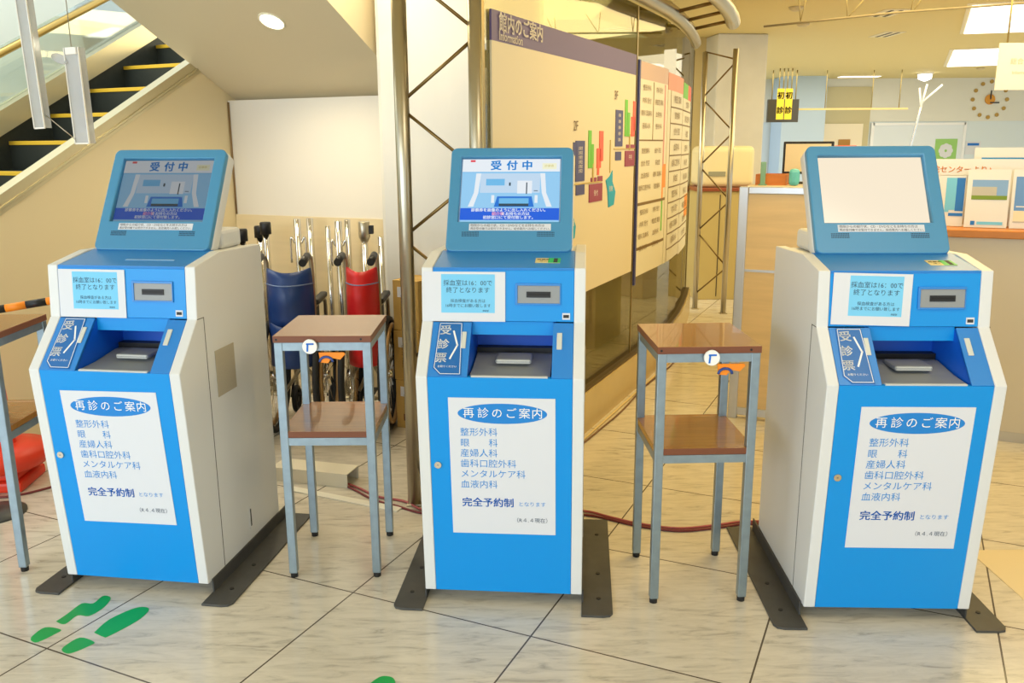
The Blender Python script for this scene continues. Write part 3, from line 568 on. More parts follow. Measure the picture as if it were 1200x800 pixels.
# ---------------------------------------------------------------- check-in kiosks
PR = {'low': ((.053, .044), (0, .737)), 'mid': ((0, .737), (.126, .873)), 'head': ((.126, .873), (.14, 1.03)), 'deck': ((.142, 1.031), (.33, 1.058)), 'mon': ((.311, 1.0565), (.494, 1.369))}
def kf(pl):
    (a, b), (c, d_) = PR[pl]; return frame((0, a, b), (1, 0, 0), (0, c-a, d_-b))
SOFT = mat('dark_seam_line', (70, 66, 60), .8)  # dark strips drawn along the cabinet's panel seams
VENT = mat('vent_mesh', (176, 168, 148), .6, bump=1.0, nscale=180)
LAMPG = mat('indicator_lens', (206, 208, 200), .3)
def em(name, rgb, k): return mat(f'{name}_{k}', rgb, .3, emit=k)
def kiosk(loc, rz, label, no, seen):
    t = thing('reception_kiosk', label, 'kiosk', loc, rz, 'hospital check-in kiosks')
    side = [(.053, .044), (0, .737), (.126, .873), (.14, 1.03), (.30, 1.057), (.6, 1.047), (.6, .044)]
    bm = new()
    for s in (-1, 1): prism(bm, side, s*.24, s*.207, bev=.003)
    box(bm, -.207, .207, .57, .598, .046, 1.04); box(bm, -.207, .207, .08, .57, .046, .07); box(bm, -.207, .207, .40, .57, 1.02, 1.045)
    for s in (-.2406, .2406):
        for a in ((.164, .166, .05, .873), (.126, .166, .8715, .8735)): box(bm, s-.0004, s+.0004, a[0], a[1], a[2], a[3], None, 0, 1)
    for s in (-.18, .18):
        for y in (.16, .52): lathe(bm, [(.018, .0), (.018, .012), (.008, .014), (.008, .05)], 10, Matrix.Translation((s, y, 0)), 2)
    obj('cabinet', bm, [WHITE, SOFT, BLACK], t, 'white sheet metal cabinet')
    bm = new(); box(bm, .2402, .2425, .214, .341, .605, .755, None, .001); obj('vent_grille', bm, VENT, t, 'perforated vent grille')
    bm = new(); box(bm, .2402, .2425, .357, .377, .088, .17, None, .0008); box(bm, .2425, .2432, .363, .370, .098, .16, None, 0, 1); obj('side_handle', bm, [WHITE, BLACK], t)
    # blue lower door with poster
    FL = kf('low'); bm = new(); box(bm, -.2065, .2065, .0, .694, -.02, -.001, FL, .0015); dr = obj('front_door', bm, BLUE, t, 'blue front door')
    bm = new(); disc(bm, .0105, -.001, .004, FL @ Matrix.Translation((-.185, .422, 0)), 0, 18); box(bm, -.1875, -.1825, .4212, .4228, .004, .0046, FL, 0, 1); obj('lock', bm, [CHROME, INKK], dr, 'round chrome lock')
    dx = (.004, 0, -.003)[no]
    FQ = FL @ Matrix.Translation((dx, 0, 0)) @ Matrix.Rotation((.012, .004, -.02)[no], 4, 'Z') if no != 2 else FL @ Matrix.Translation((.005, 0, 0))
    bm = new(); box(bm, -.146, .161, .201, .634, -.0006, .0008, FQ); ps = obj('guidance_poster', bm, PAPER, t, 'white revisit guidance poster')
    bm = new(); disc(bm, .1287, .0008, .0012, FQ @ Matrix.Translation((.009, .5865, 0)), 0, 48, .031); obj('title_oval', bm, mat('oval_blue', (20, 128, 210), .6), ps)
    bm = new(); put_text(bm, FQ, [('再', -.088, .5865, .034), ('診', -.046, .5865, .034), ('の', -.006, .5865, .034), ('ご', .034, .5865, .034), ('案', .073, .5865, .034), ('内', .109, .5865, .034)], .0017)
    put_text(bm, FQ, [('整形外科', -.115, .527, .0275, 'LEFT'), ('眼　　科', -.115, .4935, .0275, 'LEFT'), ('産婦人科', -.116, .461, .0275, 'LEFT'), ('歯科口腔外科', -.117, .428, .0275, 'LEFT'), ('メンタルケア科', -.118, .395, .0275, 'LEFT'), ('血液内科', -.118, .361, .0275, 'LEFT'), ('となります', .051, .300, .0165, 'LEFT')], .0013, 1)
    put_text(bm, FQ, [('完全予約制', -.116, .302, .031, 'LEFT', .0006)], .0013, 2)
    put_text(bm, FQ, [('（R４.４現在）', .092, .247, .0165, 'CENTER', 0, 1.0)], .0013, 3)
    obj('lettering', bm, [INKW, INKL, INKB, INKD], ps)
    # sloped front with the slip tray
    FM = kf('mid'); X0, X1 = -.092, .147
    for a, b_ in ((-.2065, X0), (X1, .2065)): bm = new(); box(bm, a, b_, .002, .184, -.012, -.001, FM, .001); obj('sloped_panel', bm, DBLUE, t, 'blue sloped panel')
    bm = new()
    wl = [(.006, .70), (.006, .735), (.126, .866), (.30, .866), (.30, .70)]
    prism(bm, wl, X0-.008, X0); prism(bm, wl, X1, X1+.008); box(bm, X0, X1, .26, .27, .70, .868); box(bm, X0-.008, X1+.008, .02, .27, .69, .70); box(bm, X0-.008, X1+.008, .15, .27, .866, .872)
    obj('tray_recess', bm, mat('recess_blue', (8, 92, 205), .4), t, 'blue recess around the slip tray')
    bm = new(); box(bm, X0, X1, .134, .142, .832, .872); obj('cover_plate', bm, BLUE, t)
    bm = new(); prism(bm, [(.016, .700), (.016, .737), (.10, .742), (.20, .757), (.225, .757), (.225, .700)], X0+.004, X1-.004, bev=.002); tr = obj('slip_tray', bm, GREY, t, 'grey slip tray')
    bm = new(); box(bm, X0+.010, X1-.010, .004, .0155, .722, .741, None, .002); obj('tray_lip', bm, LGREY, tr)
    bm = new(); box(bm, -.022, .085, .10, .19, .752, .766, None, .006); box(bm, -.018, .081, .100, .1035, .753, .765, None, .003, 1); obj('tray_grip', bm, [GREY, LGREY], tr)
    bm = new(); box(bm, X0+.002, X1-.002, .226, .259, .72, .772); obj('dark_gap', bm, BLACK, t)
    bm = new(); cp = [(-.200, .004), (-.110, .004), (-.110, .182), (-.186, .182), (-.200, .182)]
    curve_plate([(-.193, .028), (-.172, .006), (-.110, .006), (-.118, .181), (-.188, .181)], [], .002, .0004, FM @ Matrix.Translation((0, 0, .0002)), bm); sg = obj('slip_sign', bm, mat('sign_blue', (30, 104, 176), .35), t, 'blue slip sign plate')
    bm = new()
    def seg(a, b_, w, F_, zz=.0014, mi=0):
        a, b_ = Vector(a), Vector(b_); d_ = (b_-a).normalized(); n_ = Vector((-d_.y, d_.x))*w/2
        prism(bm, [tuple(a+n_-d_*w/2), tuple(b_+n_+d_*w/2), tuple(b_-n_+d_*w/2), tuple(a-n_-d_*w/2)], .001, zz, F_, mi, 'z')
    fr = [(-.189, .030), (-.170, .010), (-.114, .010), (-.121, .177), (-.184, .177)]
    for k in range(5): seg(fr[k], fr[(k+1) % 5], .0016, FM)
    seg((-.142, .150), (-.128, .104), .005, FM); seg((-.128, .104), (-.146, .060), .005, FM)
    put_text(bm, FM, [('受', -.166, .152, .034, 'CENTER', .0006), ('診', -.169, .105, .034, 'CENTER', .0006), ('票', -.172, .060, .034, 'CENTER', .0006), ('お取りください', -.152, .033, .008)], .0014)
    obj('lettering', bm, INKW, sg)
    for a, b_ in ((-.117, -.104), (.159, .174)): bm = new(); box(bm, a, b_, .094, .149, -.0012, .0025, FM, .0012); obj('indicator_lamp', bm, LAMPG, t, 'pale indicator lamp strip')
    # upper head
    FH = kf('head'); bm = new(); box(bm, -.2065, .2065, .001, .150, -.02, -.001, FH, .0015); obj('upper_panel', bm, BLUE, t, 'blue upper panel')
    bm = new(); curve_plate(rrect(.036, .168, .050, .113, .002, 2), [rrect(.0425, .1655, .055, .1065, .001, 2)], .006, .0008, FH @ Matrix.Translation((0, 0, .001)), bm, 0); box(bm, .0425, .1655, .055, .1065, -.001, .0012, FH, 0, 1); cr = obj('card_reader', bm, [DBLUE, GREY], t, 'grey card reader plate')
    bm = new(); box(bm, .0685, .1385, .072, .089, .0012, .004, FH, .0006); box(bm, .072, .135, .078, .084, .004, .0045, FH, 0, 1); obj('card_slot', bm, [BLACK, mat('slot_black', (6, 6, 8), .6)], cr)
    bm = new(); box(bm, .173, .1955, .008, .027, -.001, .0006, FH); box(bm, .176, .1925, .013, .022, .0006, .001, FH, 0, 1); obj('serial_sticker', bm, [PAPER, INKK], t)
    sh = ((.024, 0, 0), (0, 0, 0), (.026, .002, -.025))[no]
    FN = FH @ Matrix.Translation((sh[0], sh[1], .0016)) @ Matrix.Rotation(sh[2], 4, 'Z')
    bm = new(); box(bm, -.2335 if no == 1 else -.228, .0065 if no == 1 else -.010, 0, .1455, -.0005, .0007, FN); nt_ = obj('blood_test_notice', bm, PAPER, t, 'taped white and pale blue notice')
    bm = new(); xo = 0 if no == 1 else -.016; box(bm, -.182+xo+.016*(no != 1), -.024+xo+.016*(no != 1)-.01*(no != 1), .0255, .1385, .0007, .0010, FN); obj('blue_card', bm, NBLUE, nt_)
    cx = -.103-(.004 if no != 1 else 0)
    bm = new(); put_text(bm, FN, [('採血室は16：00で', cx, .112, .0185, 'CENTER', 0, .98), ('終了となります', cx, .091, .0185), ('採血検査がある方は', cx, .060, .0115), ('16時までにお願い致します', cx, .046, .0115, 'CENTER', 0, .98), ('検査部', cx+.052, .0315, .006)], .0014); obj('lettering', bm, INKD, nt_)
    FDK = kf('deck'); bm = new(); box(bm, -.2065, .2065, -.002, .189, -.012, -.0005, FDK, .002); obj('deck', bm, DBLUE, t, 'blue top deck')
    if no:
        FT = FDK @ Matrix.Translation((.128, .075, 0)) @ Matrix.Rotation(-.02, 4, 'Z')
        bm = new(); box(bm, -.038, .036, -.025, .025, -.0004, .0006, FT, 0, 0); box(bm, -.0, .036, -.025, .025, .0006, .001, FT, 0, 1); box(bm, .016, .028, -.022, .022, .001, .0013, FT, 0, 2); put_text(bm, FT, [('診察券', -.014, .008, .013, 'CENTER', .0003), ('挿入', -.014, -.01, .011)], .001, 3)
        obj('card_sticker', bm, [mat('tan_sticker', (224, 206, 140), .5), mat('sticker_green', (40, 190, 90), .5), INKK, INKK], t, 'tan and green card sticker')
    else:
        bm = new(); box(bm, -.02, .14, .06, .068, -.0004, .0008, FDK); obj('paper_strip', bm, mat('glossy_tape', (150, 190, 225), .3), t)
    # monitor
    FO = kf('mon'); Lm = .362; hw = .1965
    bm = new(); box(bm, -.18, .18, .44, .585, 1.045, 1.108, None, .012); obj('monitor_stand', bm, WHITE, t, 'white block behind the monitor')
    bm = new(); curve_plate(rrect(-hw-.002, hw+.002, -.001, Lm+.002, .022), [], .042, .006, FO @ Matrix.Translation((0, 0, -.038)), bm); obj('monitor_casing', bm, WHITE, t, 'white monitor casing')
    sx0, sx1, sy0, sy1 = -.159, .154, .105, .326
    bm = new(); curve_plate(rrect(-hw, hw, 0, Lm, .02), [[(sx0-.004, sy0-.004), (sx0-.004, sy1+.004), (sx1+.004, sy1+.004), (sx1+.004, sy0-.004)]], .022, .004, FO @ Matrix.Translation((0, 0, -.009)), bm); obj('monitor_bezel', bm, MBLUE, t, 'blue monitor bezel')
    for a in (-.148, .088):
        bm = new()
        for r_ in range(3):
            for q in range(14): box(bm, a+q*.0039, a+.0022+q*.0039, .050+r_*.006, .0536+r_*.006, .0015, .0026, FO)
        obj('speaker_grille', bm, mat('grille_dark', (40, 62, 84), .6), t, 'dark speaker grille slots')
    bm = new(); box(bm, -.126, .130, .070, .093, .0018, .0026, FO); ls = obj('caution_strip', bm, PAPER, t, 'white caution strip')
    bm = new(); put_text(bm, FO, [('他院からの紹介状、CD・DVDなどをお持ちの方は', -.122, .0865, .0103, 'LEFT'), ('再診受付機では受付できません。総合案内へお越しください。', -.122, .0755, .0091, 'LEFT')], .003); obj('lettering', bm, INKK, ls)
    w, h = sx1-sx0, sy1-sy0; FSC = FO @ Matrix.Translation((sx0, sy0, -.010))
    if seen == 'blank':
        bm = new(); box(bm, 0, w, 0, h, -.004, 0, FSC); obj('screen', bm, mat('blank_cream_screen', (255, 240, 214), .15, emit=.70), t, 'blank screen with glare put in as cream glow'); return t  # cream emission stands in for glare on the right screen
    k = .70 if seen == 'on' else .25
    bm = new(); box(bm, 0, w, 0, h, -.004, 0, FSC); sc = obj('screen', bm, em('screen_light', (150, 208, 248), k), t, 'lit screen')
    cols = [em('screen_white', (236, 244, 252), k), em('screen_panel', (196, 222, 246), k), em('screen_mid', (110, 190, 240), k), em('screen_deep', (20, 120, 220), k), em('screen_strip', (0, 96, 226), k), em('screen_dark', (40, 70, 90), k), em('screen_red', (230, 60, 80), k), em('screen_cream', (246, 246, 214), k)]
    bm = new()
    def poly(P, mi, z=.0004): prism(bm, [(x*w, y*h) for x, y in P], 0, z+.0001*mi, FSC, mi, 'z')
    def rc(x0, x1, y0, y1, mi, z=.0004): poly([(x0, y0), (x1, y0), (x1, y1), (x0, y1)], mi, z)
    rc(0, 1, .795, 1, 0); rc(0, 1, .785, .795, 2); rc(.82, .965, .835, .93, 7, .0008); rc(.08, .13, .955, .985, 6, .0008)
    rc(.19, .80, .46, .77, 1); poly([(.145, .77), (.195, .77), (.175, .46), (.13, .24), (.075, .24), (.13, .46)], 0, .0009); poly([(.80, .77), (.85, .77), (.865, .46), (.925, .24), (.87, .24), (.82, .46)], 0, .0009)
    rc(.25, .44, .575, .68, 2, .0009); rc(.57, .72, .45, .65, 0, .0012); rc(.66, .672, .44, .62, 5, .0014); rc(.485, .503, .57, .62, 5, .0014); rc(.74, .78, .485, .493, 5, .0014)
    poly([(.37, .40), (.72, .40), (.745, .235), (.34, .235)], 3, .0009); rc(.39, .69, .27, .37, 2, .0012); rc(.39, .69, .245, .285, 5, .0012); rc(.31, .34, .30, .42, 0, .001); rc(.75, .78, .30, .42, 0, .001)
    rc(0, 1, .03, .215, 4, .0006)
    obj('screen_picture', bm, cols, sc)
    bm = new(); put_text(bm, FSC, [('受', w*.345, h*.885, .036, 'CENTER', .0012), ('付', w*.51, h*.885, .036, 'CENTER', .0012), ('中', w*.665, h*.885, .036, 'CENTER', .0012)], .0018, 0)
    put_text(bm, FSC, [('診察券を画像のように出し入れください。', w*.5, h*.180, .0128, 'CENTER', .0003), ('　　　をお持ちの方は', w*.5, h*.122, .0128, 'CENTER', .0003), ('初診窓口にて受付致します。', w*.5, h*.065, .0128, 'CENTER', .0003)], .0018, 1)
    put_text(bm, FSC, [('紹介状', w*.385, h*.122, .0128, 'CENTER', .0003)], .0018, 2); put_text(bm, FSC, [('診察券', w*.89, h*.883, .010)], .0019, 3)
    obj('lettering', bm, [em('screen_title', (0, 130, 214), k), em('screen_white', (236, 244, 252), k), em('screen_pink', (250, 170, 190), k), em('screen_gold', (206, 190, 90), k)], sc)
    return t
def foot_plates(t, label):
    for s in (-1, 1):
        bm = new(); P = [(.24, .0), (.305, .0), (.325, .006), (.334, .022), (.334, .68), (.24, .68)]
        prism(bm, [(s*x, y) for x, y in P], 0, .007, None, 0, 'z', .001); box(bm, s*.2408, s*.2455, .075, .66, .007, .05)
        f = obj('foot_plate', bm, PLATE, t, 'dark steel foot plate')
        for y in (.10, .26, .55): bm = new(); disc(bm, .007, .007, .0095, Matrix.Translation((s*.292, y, 0)), 0, 8); obj('bolt', bm, BLACK, f)
KX = [(-1.1986, 2.4334, -.1455), (-.0365, 2.3406, -.0847), (1.0931, 2.233, -.0368)]
KL = ['left blue and white kiosk nearest the green footprints, its screen dim', 'middle blue and white kiosk with the brightly lit screen', 'right blue and white kiosk with a blank screen, glare put in as cream glow']
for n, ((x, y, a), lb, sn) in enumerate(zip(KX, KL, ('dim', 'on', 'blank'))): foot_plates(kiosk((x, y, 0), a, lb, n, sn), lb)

# ---------------------------------------------------------------- small tables
def table(loc, rz, label):
    t = thing('side_table', label, 'table', loc, rz, 'two-tier side tables'); w, d_, h = .151, .3335, .811; L_ = .026
    for nm, z1 in (('tabletop', h), ('shelf', .502)):
        i_ = 0 if nm == 'tabletop' else .006
        bm = new(); box(bm, -w+i_, w-i_, i_, d_-i_, z1-.021, z1, None, .0012, 0)
        for f in bm.faces:
            if abs(f.normal.z) < .5: f.material_index = 1
        if nm == 'shelf':
            bm.free(); bm = new(); box(bm, -w+.004, w-.004, L_+.001, d_-L_-.001, z1-.02, z1, None, .001); box(bm, -w+L_+.001, w-L_-.001, .003, L_+.001, z1-.02, z1, None, .001); box(bm, -w+L_+.001, w-L_-.001, d_-L_-.001, d_-.003, z1-.02, z1, None, .001)
            for f in bm.faces:
                if f.normal.y < -.5: f.material_index = 1
        obj(nm, bm, [WOOD, EDGE], t)
    for sx in (-1, 1):
        for y0 in (.002, d_-L_-.002):
            bm = new(); xa = sx*(w-.002); box(bm, min(xa, xa-sx*L_), max(xa, xa-sx*L_), y0, y0+L_, .016, h-.021, None, .002); lg = obj('leg', bm, STEEL, t)
            bm = new(); cx_ = xa-sx*L_/2; lathe(bm, [(.012, 0), (.0125, .012), (.011, .016)], 10, Matrix.Translation((cx_, y0+L_/2, 0))); obj('rubber_foot', bm, RUBBER, lg)
    for z0 in (h-.047, .502-.046):
        for y0 in (.004, d_-.026): bm = new(); box(bm, -w+L_, w-L_, y0, y0+.022, z0, z0+.025); obj('rail', bm, STEEL, t)
        for sx in (-1, 1): bm = new(); xa = sx*(w-.004); box(bm, min(xa, xa-sx*.022), max(xa, xa-sx*.022), L_, d_-L_, z0, z0+.025); obj('rail', bm, STEEL, t)
    for sx in (-.14, .12): bm = new(); disc(bm, .0035, 0, .0012, frame((sx, -.0, h-.011), (1, 0, 0), Z), 0, 10); obj('screw', bm, BLACK, t)
    return t
TB = [((-.5832, 2.5685, 0), .0011, 'two-tier steel and wood table between the left and middle kiosks'), ((.5681, 2.3972, 0), .0322, 'two-tier steel and wood table between the middle and right kiosks'), ((-1.769, 2.615, 0), .03, 'two-tier table cut off by the left edge of the photo')]
for a in TB: table(*a)
def holder(loc, rz, label):
    t = thing('cane_holder', label, 'cane holder', loc, rz, 'round cane holder clips'); F_ = frame((0, -.008, .780), (1, 0, 0), Z)
    bm = new(); disc(bm, .0225, -.004, .004, F_, 0, 24); dk = obj('disc', bm, INKW, t, 'white round disc')
    bm = new(); box(bm, -.010, .013, .006, .011, .004, .0055, F_, .001); prism(bm, [(-.008, .008), (-.003, .008), (-.005, -.015), (-.010, -.015)], .004, .0055, F_, 0, 'z'); obj('emblem', bm, INKB, dk, 'blue cane emblem')
    bm = new(); prism(bm, [(.022, -.018), (.10, -.018), (.104, -.024), (.088, -.041), (.062, -.036), (.050, -.052), (.026, -.050)], -.003, .003, frame((0, .010, .775), (1, 0, 0), Z), 0, 'z', .0008); obj('clip', bm, ORANGE, t, 'orange rubber clip')
    bm = new(); tube(bm, [(.045+.02*math.cos(a), .005, .728+.016*math.sin(a)) for a in [math.pi*k/8 for k in range(9)]], .004, 8); obj('hook_arc', bm, mat('hook_blue', (40, 70, 140), .4), t, 'dark blue hook')
holder((-.619, 2.5685, 0), .0, 'round white cane holder with orange clip on the table left of the middle kiosk')
holder((.5681+.004, 2.3972, 0), .0322, 'round white cane holder with orange clip on the table left of the right kiosk')

# ---------------------------------------------------------------- floor stickers
def sticker(label, parts):
    t = thing('footprint_sticker', label, 'floor sticker', (0, 0, 0), 0, 'green footprint stickers')
    for nm, P in parts:
        Q = smooth_path([(*p, 0) for p in P+P[:1]], 4)[:-1]; bm = new(); prism(bm, [(q.x, q.y) for q in Q], .0002, .0010, None, 0, 'z'); obj(nm, bm, GREEN, t)
sticker('worn left green footprint in front of the left kiosk', [('heel', [(-1.386, 2.214), (-1.393, 2.236), (-1.38, 2.281), (-1.328, 2.269), (-1.331, 2.249), (-1.361, 2.204)]), ('sole', [(-1.365, 2.314), (-1.353, 2.352), (-1.338, 2.416), (-1.303, 2.416), (-1.294, 2.46), (-1.271, 2.457), (-1.259, 2.436), (-1.26, 2.385), (-1.281, 2.343), (-1.317, 2.347), (-1.331, 2.299)])])
sticker('whole right green footprint in front of the left kiosk', [('heel', [(-1.273, 2.166), (-1.272, 2.187), (-1.25, 2.226), (-1.2, 2.204), (-1.201, 2.187), (-1.236, 2.149), (-1.259, 2.152)]), ('sole', [(-1.222, 2.252), (-1.21, 2.322), (-1.161, 2.387), (-1.123, 2.389), (-1.112, 2.364), (-1.124, 2.311), (-1.17, 2.234), (-1.185, 2.23)])])
sticker('green footprint cut by the bottom edge before the middle kiosk', [('sole', [(-.385, 1.99), (-.359, 2.028), (-.335, 2.032), (-.318, 2.02), (-.312, 1.99), (-.33, 1.92), (-.365, 1.90), (-.39, 1.93)]), ('heel', [(-.385, 1.86), (-.365, 1.89), (-.33, 1.885), (-.325, 1.84), (-.355, 1.80), (-.385, 1.82)])])

# ---------------------------------------------------------------- cartons, cable box, cords
def carton(z, label, dxy, mark):
    FX = frame(Vector((-.578, 4.115, z))+Vector(dxy), I, J); t = thing('carton', label, 'cardboard box', (0, 0, 0), 0, 'stacked brown cartons')
    bm = new(); box(bm, 0, .142, 0, .19, 0, .247, FX, .002); obj('box', bm, CARD, t)
    bm = new(); box(bm, 0, .142, .09, .10, .247, .2478, FX); obj('tape', bm, mat('tape', (206, 176, 110), .3), t)
    bm = new(); FF = FX @ frame((0, 0, 0), (1, 0, 0), Z)
    if mark: box(bm, .04, .08, .04, .075, 0, .0006, FF, 0, 1)
    box(bm, .026, .050, .165, .215, 0, .0006, FF, 0, 2)
    for r_ in range(3): put_text(bm, FF @ Matrix.Translation((.085-.018*r_, .12, 0)) @ Matrix.Rotation(-math.pi/2, 4, 'Z'), [('取扱注意 上積厳禁', 0, 0, .014)], .0007)
    obj('print', bm, [mat('carton_ink', (120, 82, 36), .7), mat('carton_mark', (96, 44, 22), .7), PAPER], t)
carton(0, 'brown carton at the bottom of the stack behind the middle kiosk', (0, 0, 0), True)
carton(.249, 'brown carton in the middle of the stack behind the middle kiosk', (-.004, .004, 0), False)
carton(.498, 'brown carton on top of the stack behind the middle kiosk', (0, .006, 0), False)
bm = new(); prism(bm, [(1.575, 2.0), (2.3, 2.0), (2.3, 2.745), (1.575, 2.735)], .0, .002, None, 0, 'z'); tag(obj('floor_mat', bm, mat('pale_floor_sheet', (222, 206, 170), .4)), 'pale flat sheet on the floor right of the right kiosk', 'floor mat')
t = thing('cable_trunking', 'white square cable trunking box on the floor under the left table', 'cable trunking')
dt = Vector((.27, -.075, 0)).normalized(); FT = frame((-.66, 3.39, 0), -dt, Vector((-dt.y, dt.x, 0)) * -1)
FT = frame((-1.02, 3.42, 0), dt, Vector((-dt.y, dt.x, 0)))
bm = new(); box(bm, 0, .35, 0, .004, 0, .055, FT); box(bm, 0, .35, .106, .11, 0, .055, FT); box(bm, 0, .35, 0, .11, .055, .059, FT); box(bm, 0, .35, .004, .106, 0, .003, FT); obj('cover', bm, mat('white_trunking', (222, 214, 192), .5), t)
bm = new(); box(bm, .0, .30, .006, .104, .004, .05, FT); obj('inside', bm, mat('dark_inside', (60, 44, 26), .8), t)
bm = new(); box(bm, 0, .54, -.02, .02, 0, .006, frame((-.93, 3.325, 0), Vector((.49, -.225, 0)), Vector((.225, .49, 0))), .002); tag(obj('floor_conduit', bm, mat('white_conduit', (224, 220, 204), .5)), 'flat white cable cover strip on the floor in front of the trunking', 'cable cover')
def cord(label, P, r=.005, m_=CORDM): bm = new(); tube(bm, P, r, 8, smooth=6); return tag(obj('cord', bm, m_), label, 'cord')
cord('pink cord running from the trunking to behind the middle kiosk, upper strand', [(-.74, 3.40, .006), (-.635, 3.315, .006), (-.545, 3.225, .006), (-.43, 3.175, .006), (-.34, 3.085, .006), (-.2, 3.04, .006), (.1, 3.07, .006), (.27, 3.072, .006), (.36, 3.02, .006), (.46, 2.96, .006), (.604, 2.915, .006), (.75, 2.941, .006), (.852, 2.968, .006), (1.0, 2.97, .006)])
cord('dark red cord running beside the pink one behind the tables', [(-.73, 3.378, .005), (-.645, 3.293, .005), (-.56, 3.20, .005), (-.45, 3.13, .005), (-.35, 3.065, .005), (-.2, 3.03, .005), (.1, 3.045, .005), (.27, 3.04, .005), (.36, 3.0, .005), (.46, 2.94, .005), (.604, 2.896, .005), (.75, 2.921, .005), (.852, 2.949, .005), (1.0, 2.95, .005)], .0045, mat('dark_red_cord', (120, 44, 44), .5))
cord('pale cable lying along the foot of the glass wall', [gpos(s)[0]+gpos(s)[1]*.03+Z*.006 for s in (-.9, -.2, .4, .9, 1.4, 1.75)], .005, mat('pale_cable', (214, 190, 130), .5))
cord('brown cable beside the pale one along the glass wall', [gpos(s)[0]+gpos(s)[1]*(.05+.01*math.sin(s*5))+Z*.005 for s in (-.9, -.4, 0, .4, .9, 1.4, 1.75)], .0045, mat('brown_cable', (110, 76, 40), .5))
cord('dark red cord on the floor behind the left kiosk', [(-2.3, 3.22, .005), (-2.15, 3.235, .005), (-2.03, 3.25, .005), (-1.93, 3.33, .005), (-1.8, 3.5, .005)], .005, mat('dark_red_cord', (120, 44, 44)))

# ---------------------------------------------------------------- cone, barrier bar, stand at the left edge
CONE = mat('cone_red', (230, 60, 30), .45)
t = thing('safety_cone', 'orange red safety cone behind the left table at the photo edge', 'traffic cone', (-2.14, 3.40, 0), .1)
bm = new(); box(bm, -.12, .12, -.12, .12, 0, .045, None, .012); box(bm, -.10, .10, -.10, .10, .045, .075, None, .01); obj('base', bm, CONE, t)
bm = new(); lathe(bm, [(.09, .075), (.17, .09), (.185, .12), (.18, .16), (.10, .18)], 28); obj('weight_ring', bm, CONE, t)
bm = new(); lathe(bm, [(.075, .075), (.07, .1), (.05, .4), (.03, .70), (.026, .71)], 24); obj('cone', bm, CONE, t)
t = thing('barrier_bar', 'black and yellow striped barrier bar leaning out from the safety cone', 'barrier bar')
a, b_ = Vector((-2.197, 3.382, .725)), Vector((-1.617, 3.562, .802)); STR = [ORANGE, BLACK]
for k in range(8): bm = new(); tube(bm, [a.lerp(b_, k/8), a.lerp(b_, (k+1)/8)], .016, 12); obj('stripe', bm, STR[k % 2], t, ('orange yellow', 'black')[k % 2]+' stripe')
bm = new(); tube(bm, [(a.x+.04*math.cos(q*math.pi/8), a.y+.04*math.sin(q*math.pi/8), .725) for q in range(16)], .008, 8, closed=True); obj('end_ring', bm, BLACK, t)
t = thing('stanchion', 'dark round stand base at the left edge of the photo', 'stanchion', (-2.0, 3.09, 0))
bm = new(); lathe(bm, [(.11, 0), (.11, .008), (.03, .022)], 28); obj('base', bm, PLATE, t)
bm = new(); tube(bm, [(0, 0, .02), (0, 0, .55)], .016, 12); obj('pole', bm, PLATE, t)

# ---------------------------------------------------------------- posts in the niche
def post(x, y, h, r, label, kind):
    t = thing('queue_post', label, 'queue post', (x, y, 0), 0, 'chrome queue posts')
    bm = new(); lathe(bm, [(.036, 0), (.036, .01), (.02, .02)], 20); obj('base', bm, SATIN, t)
    bm = new(); tube(bm, [(0, 0, .015), (0, 0, h if kind != 'belt' else h-.08)], r, 14); obj('pole', bm, CHROME, t)
    if kind == 'belt':
        bm = new(); lathe(bm, [(r, h-.11), (.031, h-.08), (.031, h-.005), (.028, h)], 18); box(bm, .02, .05, -.014, .014, h-.065, h-.02, None, .003, 1); obj('belt_cassette', bm, [SATIN, BLACK], t, 'belt cassette')
    elif kind == 'black':
        bm = new(); lathe(bm, [(.03, h-.06), (.03, h), (.026, h+.006)], 18); obj('belt_cassette', bm, BLACK, t, 'black belt cassette')
    elif kind == 'hook':
        for s in (-1, 1): bm = new(); tube(bm, [(s*r, 0, h-.13), (s*.035, 0, h-.10), (s*.042, 0, h-.13), (s*.042, 0, h-.24)], .006, 8, smooth=4); obj('rope_hook', bm, CHROME, t)
post(-1.175, 4.74, .99, .019, 'queue post with ring hooks left of a twin behind the navy wheelchair', 'hook')
post(-1.13, 4.845, .985, .019, 'plain queue post right behind the hooked one by the navy wheelchair', 'plain')
post(-1.0, 4.70, .955, .014, 'thin queue post left of the middle pair', 'plain')
post(-.928, 4.63, .985, .020, 'queue post with ring hooks in the middle behind both wheelchairs', 'hook')
post(-.90, 4.74, .985, .016, 'plain queue post tucked right behind the middle hooked one', 'plain')
post(-.785, 4.60, .985, .017, 'queue post with a thick belt head above the red wheelchair', 'belt')
post(-.695, 4.58, .905, .016, 'shorter plain post beside the marble column', 'plain')
post(-1.47, 4.70, .935, .018, 'black headed queue post farthest left above the left kiosk', 'black')
post(-1.41, 4.83, .94, .018, 'black headed queue post second from left above the left kiosk', 'black')
post(-1.345, 4.72, .97, .018, 'black headed queue post next to the left kiosk corner', 'black')

